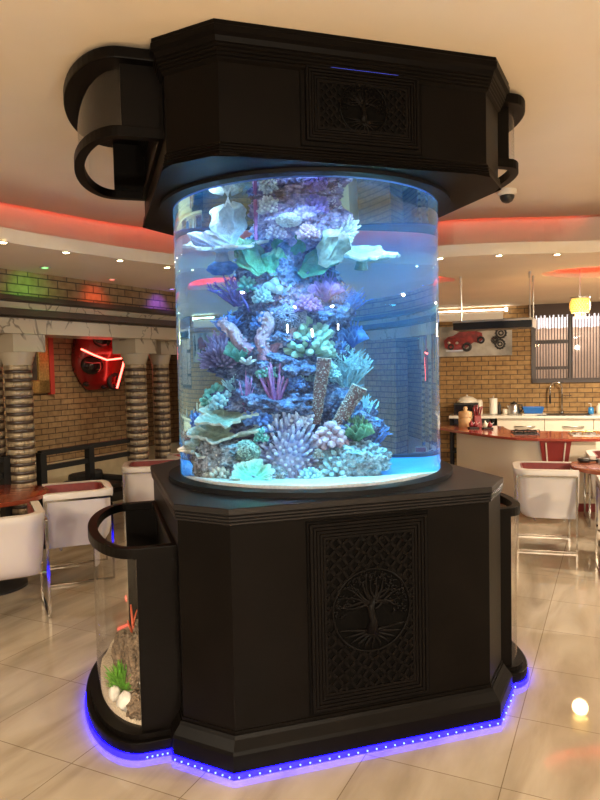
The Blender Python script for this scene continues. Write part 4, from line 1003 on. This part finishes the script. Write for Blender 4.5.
def branches(px, py, w, sx, sy, n, seed, rad=.035, dirx=0., sub=3, seg=6):
    a, h = tsize(px, py, w, sx, sy); rnd = random.Random(seed); mb = MB()
    for k in range(n):
        ph = rnd.random() * 2 * pi; s = sqrt(rnd.random()); d = Vector((s * cos(ph) * a / 2 + dirx * a * .4, s * sin(ph) * a * .4, h * (1 - .5 * s)))
        o = Vector((d.x * .15, d.y * .15, 0)); r = rad * a
        mid = d * .5 + Vector(((rnd.random() - .5), (rnd.random() - .5), (rnd.random() - .5))) * a * .12
        mb.tube([o, mid, d], [r, r * .8, r * .4], seg, t=[0, .45, 1])
        for j in range(sub):
            f = .35 + .55 * rnd.random(); b = mid * (1 - f) + d * f if f > .5 else o * (1 - f) + mid * f
            e = b + Vector((rnd.random() - .5, rnd.random() - .5, rnd.random() * .6)) * a * .38
            mb.tube([b, e], [r * .65, r * .3], 5, t=[f * .7, 1])
    return mb
def plate(sx, sy, seed, thick=.010, wav=.12, cup=.15, lob=5, n=110, m=14):
    """irregular wavy table plate, sx by sy across, on a short stalk"""
    mb = MB(); top = []; bot = []
    for i in range(m + 1):
        f = i / m; ra = []; rb = []
        for k in range(n):
            a = 2 * pi * k / n; e = 1 + wav * sin(lob * a + seed) + wav * .6 * sin((lob * 2 + 1) * a + seed * 2) + .16 * noise.noise(Vector((cos(a) * 4, sin(a) * 4, seed * 3.))) + .07 * noise.noise(Vector((cos(a) * 14, sin(a) * 14, seed * 3.)))
            x, y = sx * f * e * cos(a), sy * f * e * sin(a); z = cup * sx * (f ** 2) + .18 * sx * f * f * wav * sin(lob * a + 1 + seed) + .006 * noise.noise(Vector((x * 40, y * 40, seed)))
            ra.append((x, y, z)); rb.append((x * .99, y * .99, z - thick - .012 * (1 - f)))
        top.append(ra); bot.append(rb)
    ts = [min(1, (i / m) ** 5) for i in range(1, m + 1)]
    mb.loft(top[1:] + list(reversed(bot[1:])), t=ts + list(reversed(ts)))
    mb.lathe([(sx * .2, -.07), (sx * .15, -.03), (sx * .3, -.005)], 14)
    return mb
def leaf(a, h, seed, lean=.0, thick=.008, n=14, m=16, curl=.2):
    """upright lobed sheet"""
    F_ = []; B_ = []
    for i in range(m + 1):
        f = i / m; wd_ = a / 2 * (.35 + .9 * sin(min(1, f * 1.15) * pi * .62)) * (1 if f < .8 else sqrt(max(.06, 1 - ((f - .8) / .2) ** 2)))
        r1 = []; r2_ = []
        for k in range(n + 1):
            g = -1 + 2 * k / n; x = wd_ * g * (1 + .12 * sin(f * 13 + seed) + .10 * noise.noise(Vector((f * 14, seed * 2., g * 2)))); z = h * f * (1 - .12 * g * g * sin(seed)) + .02 * f * sin(g * 7 + seed) + .02 * f * noise.noise(Vector((g * 6, seed, 3.)))
            y = lean * h * f * f - curl * a * (1 - g * g) * f + .014 * noise.noise(Vector((x * 18, z * 18, seed)))
            r1.append((x, y, z)); r2_.append((x, y + thick, z))
        F_.append(r1 + list(reversed(r2_)))
    e = [0 if i < m - 1 else 1 for i in range(m + 1)]
    return MB().loft(F_, t=e)
def brain(r, seed, k=26, depth=.09, sub=6, fr=2.3):
    bm = bmesh.new(); bmesh.ops.create_icosphere(bm, subdivisions=sub, radius=1); vs = []; tt = []
    for v in bm.verts:
        d = v.co.normalized(); s = sin(k * noise.fractal(d * fr + Vector((seed * 3.3, 0, 0)), 1, 2, 2)); e = 1 + depth * s
        vs.append((d.x * r[0] * e, d.y * r[1] * e, d.z * r[2] * e)); tt.append(max(0, min(1, .5 + .9 * s)))
    fs = [[v.index for v in f.verts] for f in bm.faces]; bm.free(); return MB().add(vs, fs, tt)
def ruffle(a, h, seed, turns=4, th=.006):
    mb = MB(); rnd = random.Random(seed)
    for q in range(turns):
        rows = []; ph0 = rnd.random() * 6; R0 = a * (.12 + .36 * (q + 1) / turns); z0_ = h * .05 * q; n = 80
        for j in range(6):
            f = j / 5; row = []
            for k in range(n):
                b = 2 * pi * k / n; r = R0 * (.35 + .65 * f) * (1 + f * .22 * sin(b * 7 + ph0 + q)) ; row.append((r * cos(b), r * sin(b) * .8 - a * .06 * q, z0_ + h * (1 - .16 * q) * f * (1 - .1 * q) + f * h * .13 * sin(b * 9 + ph0)))
            rows.append(row)
        inn = [[(x * .93, y * .93, z + .002) for x, y, z in rw] for rw in reversed(rows)]
        t = [(j / 5) ** 3 for j in range(6)]; mb.loft(rows + inn, cap=False, t=t + list(reversed(t)))
    return mb
def tubesponge(r, h, seed):
    rnd = random.Random(seed); mb = MB(); P = []
    for j in range(14): f = j / 13; P.append((r * (.72 + .28 * f + .04 * sin(j * 2.1)), h * f))
    P += [(r * .82, h * 1.0), (r * .62, h * .93), (r * .6, h * .7)]
    mb.lathe(P, 24)
    for k in range(480):
        f = rnd.random(); a = rnd.random() * 2 * pi; rr = r * (.74 + .28 * f); mb.blob((rr * cos(a), rr * sin(a), h * f), r * .10, 1, .0, t=.35 + .65 * rnd.random())
    for k in range(22): a = 2 * pi * k / 22; mb.blob((r * .95 * cos(a), r * .95 * sin(a), h * 1.0), r * .13, 1, 0., t=1.)
    return mb

cream_ = coral('cream_coral', (.36, .37, .28), (.9, .87, .8)); lav = coral('lavender_plate', (.36, .32, .44), (.9, .84, .9), bscale=70)
green = coral('green_coral', (.05, .16, .08), (.22, .36, .2)); pink = coral('pink_coral', (.40, .13, .22), (.75, .5, .6), bscale=150)
white = coral('white_coral', (.42, .42, .48), (.9, .88, .92)); mag = coral('magenta_coral', (.34, .05, .25), (.62, .18, .45))
blue = coral('blue_coral', (.03, .06, .32), (.18, .32, .8)); lblue = coral('pale_blue_coral', (.16, .36, .5), (.62, .85, .95)); teal = coral('teal_coral', (.05, .30, .28), (.3, .7, .62))
viol = coral('violet_coral', (.07, .03, .22), (.30, .18, .6)); lil = coral('lilac_coral', (.28, .22, .50), (.88, .80, 1)); mint = coral('mint_coral', (.12, .25, .2), (.5, .66, .56), bscale=60)
red = coral('red_sponge', (.20, .06, .05), (.56, .42, .38)); dome_ = coral('brain_coral_blue', (.03, .04, .14), (.45, .42, .65)); braing = coral('brain_coral_green', (.05, .09, .10), (.5, .62, .52)); mnt2 = coral('mint_cup', (.22, .55, .38), (.82, .95, .85))
pp2 = coral('mauve_anemone', (.10, .05, .20), (.52, .34, .62)); fea = coral('feather_coral', (.28, .05, .22), (.6, .22, .5)); pp = coral('pink_bobble', (.30, .10, .16), (.66, .36, .44))

# top
a, h = tsize(229, 225, .22, 30, 42); place(leaf(a, h, 2, -.1, .012, curl=.5), 'scroll_coral', white, 'tall white scroll-shaped coral on the upper plate', 229, 246, .22)
a, h = tsize(205, 240, .2, 11, 34); place(leaf(a, h, 5, -.2, .010, curl=.4).add([p + Vector((.02, -.03, -.05)) for p in leaf(a * .8, h * .9, 8, -.5, .010, curl=.4).v], leaf(a * .8, h * .9, 8).f, [.8] * len(leaf(a, h, 5).v)), 'ear_coral', lav, 'white-rimmed antler coral reaching towards the glass beside the scroll coral', 222, 248, .2, tilt=-1.15)
a, h = tsize(225, 245, .2, 70, 20); place(plate(a * .52, .15, 1.3, .011, .18, .12), 'plate_coral', lav, 'wide lavender white plate coral high on the lounge side of the reef', 222, 247, .2, group='plate corals', rx=.25)
a, h = tsize(362, 255, .16, 66, 20); place(plate(a * .52, .15, 2.2, .012, .17, .16, 4), 'plate_coral', cream_, 'wide cream plate coral high on the kitchen side of the reef', 362, 256, .16, group='plate corals', tilt=.08, rx=.3)
a, h = tsize(322, 245, .25, 26, 34); place(leaf(a, h, 3, -.4, .012, curl=.4), 'ear_coral', cream_, 'cream ear coral above the green leaves, on the kitchen side', 322, 266, .25, tilt=.5)
for px, py, sx, sy, tl, lb, sd_ in ((262, 274, 24, 36, -.5, 'green leaf coral, slanting one nearest the purple branches', 1), (286, 263, 28, 34, .15, 'green leaf coral, upright one in the middle', 2), (300, 276, 24, 42, .85, 'green leaf coral, leaning one nearest the cream plate', 3), (274, 276, 22, 22, .1, 'green leaf coral, lowest short one', 4)):
    a, h = tsize(px, py, .22, sx, sy); place(leaf(a, h, sd_, -.25, .012, curl=.25), 'leaf_coral', green, lb, px, py, .22, group='green leaf corals', tilt=tl, rx=-.1)
place(fingers(258, 226, .26, 18, 40, 7, .09, 4, .6, spread=.35, bend=.2), 'spike_coral', mag, 'magenta spiked coral standing beside the white scroll coral', 256, 240, .26)
a, h = tsize(291, 218, .3, 24, 13); place(brain((a / 2, .05, h / 2), 4, 14, .16, 5), 'small_brain_coral', white, 'white curled patch of brain coral on the crowning rock', 289, 220, .345, smooth=True)
place(fingers(345, 228, .1, 30, 28, 60, .05, 8, 1.2, True), 'knob_coral', lav, 'lavender knobbly coral on the kitchen side of the crowning rock', 338, 240, .2, tilt=.6)
a, h = tsize(222, 268, .08, 30, 15); place(MB().blob((0, 0, 0), (a / 2, .05, h / 2), 4, .14, 1.6, 7, .05, 8), 'blue_sponge', blue, 'blue oval sponge under the lavender plate', 222, 268, .08, smooth=True)
place(branches(236, 300, .1, 46, 30, 26, 4, .034, -.8, 3), 'branch_coral', viol, 'violet branching coral reaching out on the lounge side', 240, 306, .1)
place(fingers(244, 298, .16, 10, 40, 3, .16, 9, .7, spread=.3), 'tube_coral', viol, 'violet upright stalks in front of the dark reef rock', 250, 312, .16, tilt=-.35)
place(fingers(283, 288, .22, 36, 18, 16, .10, 12, 1.25, spread=1.1, bend=.3), 'finger_coral', lblue, 'short pale blue finger coral under the green leaves', 280, 293, .22, group='finger corals')
a, h = tsize(326, 292, .16, 36, 26); place(ruffle(a, h, 3), 'ruffled_coral', viol, 'blue violet ruffled coral below the cream plate', 325, 302, .14)
place(branches(345, 318, .08, 46, 40, 80, 6, .026, .4, 4), 'branch_coral', blue, 'deep blue branching coral at the kitchen edge of the reef', 338, 322, .08)
a, h = tsize(291, 322, .22, 36, 30); place(brain((a / 2, .085, h / 2), 2, 26, .07), 'brain_coral', dome_, 'round dark brain coral in the middle of the reef', 289, 319, .2, smooth=True)
place(fingers(306, 342, .24, 70, 40, 64, .05, 15, 1.35, True, bend=.12, seg=10, dep=.16, st=.2), 'finger_coral', mint, 'large pale green fat-fingered coral in the middle of the reef', 306, 354, .2, group='finger corals')
for px, py, sx, sy, tl, lb, s_ in ((262, 360, 18, 48, .12, 'tallest thick pink finger coral', 1), (250, 352, 15, 42, -.65, 'thick pink finger coral leaning to the lounge side', 2), (272, 352, 13, 34, .75, 'thick pink finger coral leaning to the kitchen side', 3)):
    a, h = tsize(px, py, .24, sx, sy); mb = MB(); pts = [(.02 * sin(j * 1.3 + s_) * .6, 0, h * j / 7) for j in range(8)]; mb.tube(pts, [a * q for q in (.42, .42, .4, .42, .38, .4, .34, .12)], 14, t=[j / 9 for j in range(8)])
    rnd = random.Random(s_)
    for k in range(70): f = .25 + .75 * rnd.random(); b = rnd.random() * 2 * pi; mb.blob((a * .38 * cos(b), a * .38 * sin(b), h * f * .98), a * .11, 1, 0, t=.8)
    place(mb, 'thick_finger_coral', pink, lb, px, py, .24, group='pink finger corals', tilt=tl)
place(fingers(222, 358, .12, 50, 40, 170, .024, 22, 1.1, True, st=.4), 'tube_anemone', pp2, 'mauve bushy anemone on the lounge edge of the reef', 224, 366, .1)
a, h = tsize(238, 355, .2, 28, 22); place(ruffle(a, h, 9), 'ruffled_coral', teal, 'small teal ruffled coral in front of the bushy mauve anemone', 238, 362, .2)
place(fingers(250, 360, .27, 20, 12, 9, .09, 3, .8, spread=1.2), 'star_coral', white, 'small white splayed coral at the foot of the pink fingers', 248, 364, .27)
place(branches(348, 378, .12, 54, 48, 110, 16, .026, .1, 4), 'branch_coral', lblue, 'pale blue branching coral behind the sponge tubes', 345, 392, .1)
place(branches(308, 380, .2, 36, 28, 60, 18, .03, -.1, 4), 'branch_coral', lblue, 'smaller pale blue branching coral under the fat-fingered coral', 310, 390, .2)
a, h = tsize(322, 392, .3, 14, 66); place(tubesponge(a / 2, h, 1), 'tube_sponge', red, 'taller red tube sponge covered with white bumps', 315, 424, .3, 'sponge', tilt=.14, group='red tube sponges')
a, h = tsize(343, 408, .3, 16, 46); place(tubesponge(a / 2, h, 2), 'tube_sponge', red, 'shorter red tube sponge leaning to the kitchen side', 335, 428, .3, 'sponge', tilt=.5, group='red tube sponges')
for px, py, sx, sy, lb, s_ in ((246, 412, 24, 42, 'small magenta feather coral, nearer the lounge side', 5), (276, 410, 42, 48, 'wider magenta feather coral in the middle', 6)):
    place(fingers(px, py, .3, sx, sy, 22 if sx > 30 else 12, .04, s_, .45, spread=.75, bend=.15), 'feather_coral', fea, lb, px, py, .3, group='magenta feather corals')
a, h = tsize(215, 398, .14, 34, 24); place(fingers(214, 400, .14, 32, 22, 40, .07, 30, 1.2, True), 'knob_coral', teal, 'teal knobbly coral above the layered plates', 216, 404, .14)
place(fingers(287, 458, .36, 72, 62, 330, .026, 33, 1.0, True, bend=.05, dep=.22, st=.74), 'spiny_coral', lil, 'big lilac dome of short pointed fingers low in the middle', 287, 464, .30)
for px, py, sx, lb, s_ in ((225, 418, 54, 'cream plate coral, topmost of the three layered low plates', 3.1), (222, 434, 66, 'cream plate coral, middle one of the three layered low plates', 4.4), (212, 450, 58, 'cream plate coral, lowest of the three layered low plates', 5.2)):
    a, h = tsize(px, py, .3, sx, 20); place(plate(a * .52, .11, s_, .012, .17, .2), 'plate_coral', cream_, lb, px, py, .28, group='plate corals', tilt=-.14, rx=.42)
a, h = tsize(247, 451, .38, 25, 23); place(brain((a / 2, .05, h / 2), 7, 18, .12, 5), 'small_brain_coral', braing, 'small green brain coral between the plates and the lilac dome', 247, 452, .37, smooth=True)
a, h = tsize(254, 470, .46, 44, 30); mb = plate(a * .46, .085, 6.1, .012, .09, .42, 6); place(mb, 'cup_coral', mnt2, 'mint green cup coral low at the front glass', 253, 478, .46, tilt=0.).rotation_euler[0] = R(38)
place(fingers(332, 442, .36, 36, 26, 44, .085, 36, 1.5, True), 'bobble_coral', pp, 'pink bobble coral beside the big lilac dome', 331, 446, .34)
a, h = tsize(358, 432, .28, 34, 24); place(ruffle(a, h, 12), 'ruffled_coral', green, 'green ruffled coral low on the kitchen side', 357, 442, .28)
place(branches(372, 442, .16, 34, 30, 26, 19, .035, .3), 'branch_coral', blue, 'blue spiky coral behind the green ruffled coral', 369, 448, .16)
place(branches(196, 462, .2, 26, 26, 18, 29, .06, -.3), 'branch_coral', blue, 'blue branching coral under the plates by the lounge-side glass', 200, 472, .2)
place(fingers(343, 480, .45, 12, 10, 14, .12, 40, 1.4, True), 'white_polyp', white, 'small white polyp at the foot of the grey blue rock', 343, 484, .46)
place(fingers(332, 468, .38, 46, 28, 70, .05, 41, 1.3, True), 'knob_coral', lblue, 'pale blue knobbly coral crusting the grey blue rock', 340, 474, .35)
place(fingers(210, 425, .16, 26, 22, 30, .06, 43, 1.2, True), 'knob_coral', blue, 'deep blue knobbly coral behind the layered plates', 200, 430, .14)
place(fingers(330, 345, .2, 20, 26, 16, .08, 44, 1.2, spread=.9), 'finger_coral', blue, 'deep blue finger coral behind the fat-fingered coral', 338, 358, .12, group='finger corals')
place(fingers(243, 282, .12, 22, 16, 20, .08, 45, 1.2, True), 'knob_coral', teal, 'small teal knobbly coral under the blue oval sponge', 248, 290, .16)

# smaller corals crusting the rocks
SMALL = [
 ('knob_coral', 'lav', 'F', 270, 206, .30, 26, 18, 'small lavender knob coral on the lounge side of the crowning rock'),
 ('knob_coral', 'viol', 'F', 316, 206, .30, 30, 20, 'small violet knob coral on the kitchen side of the crowning rock'),
 ('knob_coral', 'pink', 'F', 308, 232, .33, 26, 16, 'small pink knob coral under the white curled patch'),
 ('knob_coral', 'lil', 'F', 276, 232, .30, 24, 16, 'small lilac knob coral above the green leaves'),
 ('branch_coral', 'lil', 'B', 330, 214, .2, 26, 28, 'lilac twiggy coral at the kitchen edge of the crowning rock'),
 ('knob_coral', 'lblue', 'F', 262, 296, .24, 22, 16, 'small pale blue knob coral beside the violet stalks'),
 ('knob_coral', 'viol', 'F', 308, 304, .26, 30, 18, 'small violet knob coral above the brain coral'),
 ('branch_coral', 'blue', 'B', 228, 326, .14, 34, 22, 'deep blue twiggy coral over the bushy mauve anemone'),
 ('knob_coral', 'blue', 'F', 262, 322, .22, 24, 18, 'small deep blue knob coral over the pink fingers'),
 ('ruffled_coral', 'blue', 'R', 352, 340, .06, 30, 24, 'deep blue ruffled coral at the kitchen edge beside the fat fingers'),
 ('knob_coral', 'lblue', 'F', 330, 372, .26, 22, 16, 'small pale blue knob coral above the taller sponge'),
 ('knob_coral', 'teal', 'F', 268, 372, .26, 26, 14, 'small teal knob coral under the pink fingers'),
 ('knob_coral', 'blue', 'F', 296, 384, .26, 26, 16, 'small deep blue knob coral between feather coral and sponge'),
 ('branch_coral', 'lblue', 'B', 236, 388, .18, 30, 20, 'pale blue twiggy coral behind the small feather coral'),
 ('knob_coral', 'lblue', 'F', 225, 402, .2, 36, 18, 'pale blue knob coral spreading over the layered plates'),
 ('knob_coral', 'blue', 'F', 258, 418, .3, 34, 16, 'deep blue knob coral under the magenta feather corals'),
 ('knob_coral', 'lil', 'F', 300, 418, .3, 34, 18, 'small lilac knob coral above the big lilac dome'),
 ('knob_coral', 'teal', 'F', 262, 436, .36, 18, 14, 'small teal knob coral above the green brain coral'),
 ('branch_coral', 'lblue', 'B', 362, 410, .12, 34, 30, 'pale blue twiggy coral beside the shorter sponge'),
 ('knob_coral', 'blue', 'F', 366, 462, .32, 30, 26, 'deep blue knob coral on the kitchen end of the reef foot'),
 ('knob_coral', 'cream_', 'F', 220, 472, .36, 36, 18, 'pale cream knob coral at the foot of the lounge-side rock'),
 ('knob_coral', 'lblue', 'F', 312, 476, .42, 26, 14, 'pale blue knob coral at the foot of the big lilac dome'),
 ('knob_coral', 'pink', 'F', 236, 468, .38, 14, 10, 'tiny pink knob coral beside the mint cup coral'),
 ('knob_coral', 'red', 'F', 279, 478, .42, 12, 9, 'tiny red knob coral beside the dark hollow at the reef foot'),
 ('knob_coral', 'red', 'F', 318, 454, .40, 11, 9, 'tiny red knob coral beside the pink bobble coral'),
]
for i, (nm, mn, ty, px, py, w_, sx, sy, lb) in enumerate(SMALL):
    mt_ = globals()[mn]
    if ty == 'F': o_mb = fingers(px, py, w_, sx, sy, 60, .055, 60 + i, 1.2, True)
    elif ty == 'B': o_mb = branches(px, py, w_, sx, sy, 22, 60 + i, .045)
    else:
        a, h = tsize(px, py, w_, sx, sy); o_mb = ruffle(a, h, 60 + i)
    place(o_mb, nm, mt_, lb, px, py + sy * .35, w_)

# ---- the tank's own lamps, under the canopy
for k in range(6):
    a = -pi / 2 + 2 * pi * k / 6; d_ = TS * (.5 * cos(a)) + TD * (.5 * sin(a))
    l = light('SPOT', 'tank_lamp', (CX + d_.x, CY + d_.y, 2.53), 240 if k in (5, 0, 1) else 130, (.6, .88, 1) if k % 2 else (.42, .74, 1), spot_size=R(150), spot_blend=.5, shadow_soft_size=.05); aim(l, (CX + d_.x * .9, CY + d_.y * .9, 1.2))

# ================================================================== added fill light of the hall
w = bpy.data.worlds.new('world'); scn.world = w; w.use_nodes = True
w.node_tree.nodes['Background'].inputs[0].default_value = (1, .8, .56, 1); w.node_tree.nodes['Background'].inputs[1].default_value = .46
wl = light('SPOT', 'lounge_fill_spot', Lw(1.4, -.7, 2.15), 60, (1, .78, .48), spot_size=R(120), spot_blend=.6, shadow_soft_size=.05); aim(wl, Lw(1.4, -2.0, .8))  # unseen spot added to lift the dim lounge wall
for (x, y), e_ in (((-1.2, -3.2), 330), ((2.2, -3), 330), ((5.4, 2.8), 620), ((-3.8, .5), 210), ((4.2, 8.0), 170)):
    h_ = light('AREA', 'hall_fill_disk', (x, y, 2.55), e_, (1, .86, .66), shape='DISK', size=.28)  # unseen disk lights added to brighten the room, no fixtures built
for x, y in ((-1.6, -2.2), (2.4, -2.0), (.4, -3.6)):
    light('POINT', 'hall_fill_point', (x, y, 2.2), 330, (1, .86, .66), shadow_soft_size=.05)  # unseen point lights added behind the camera to brighten ceiling and floor
vs = scn.view_settings; vs.view_transform = 'Standard'; vs.look = 'None'; vs.exposure = 0; vs.gamma = 1; vs.use_curve_mapping = False
scn.cycles.max_bounces = 16; scn.cycles.transmission_bounces = 14; scn.cycles.glossy_bounces = 5; scn.cycles.diffuse_bounces = 3; scn.cycles.transparent_max_bounces = 12; scn.cycles.volume_bounces = 0
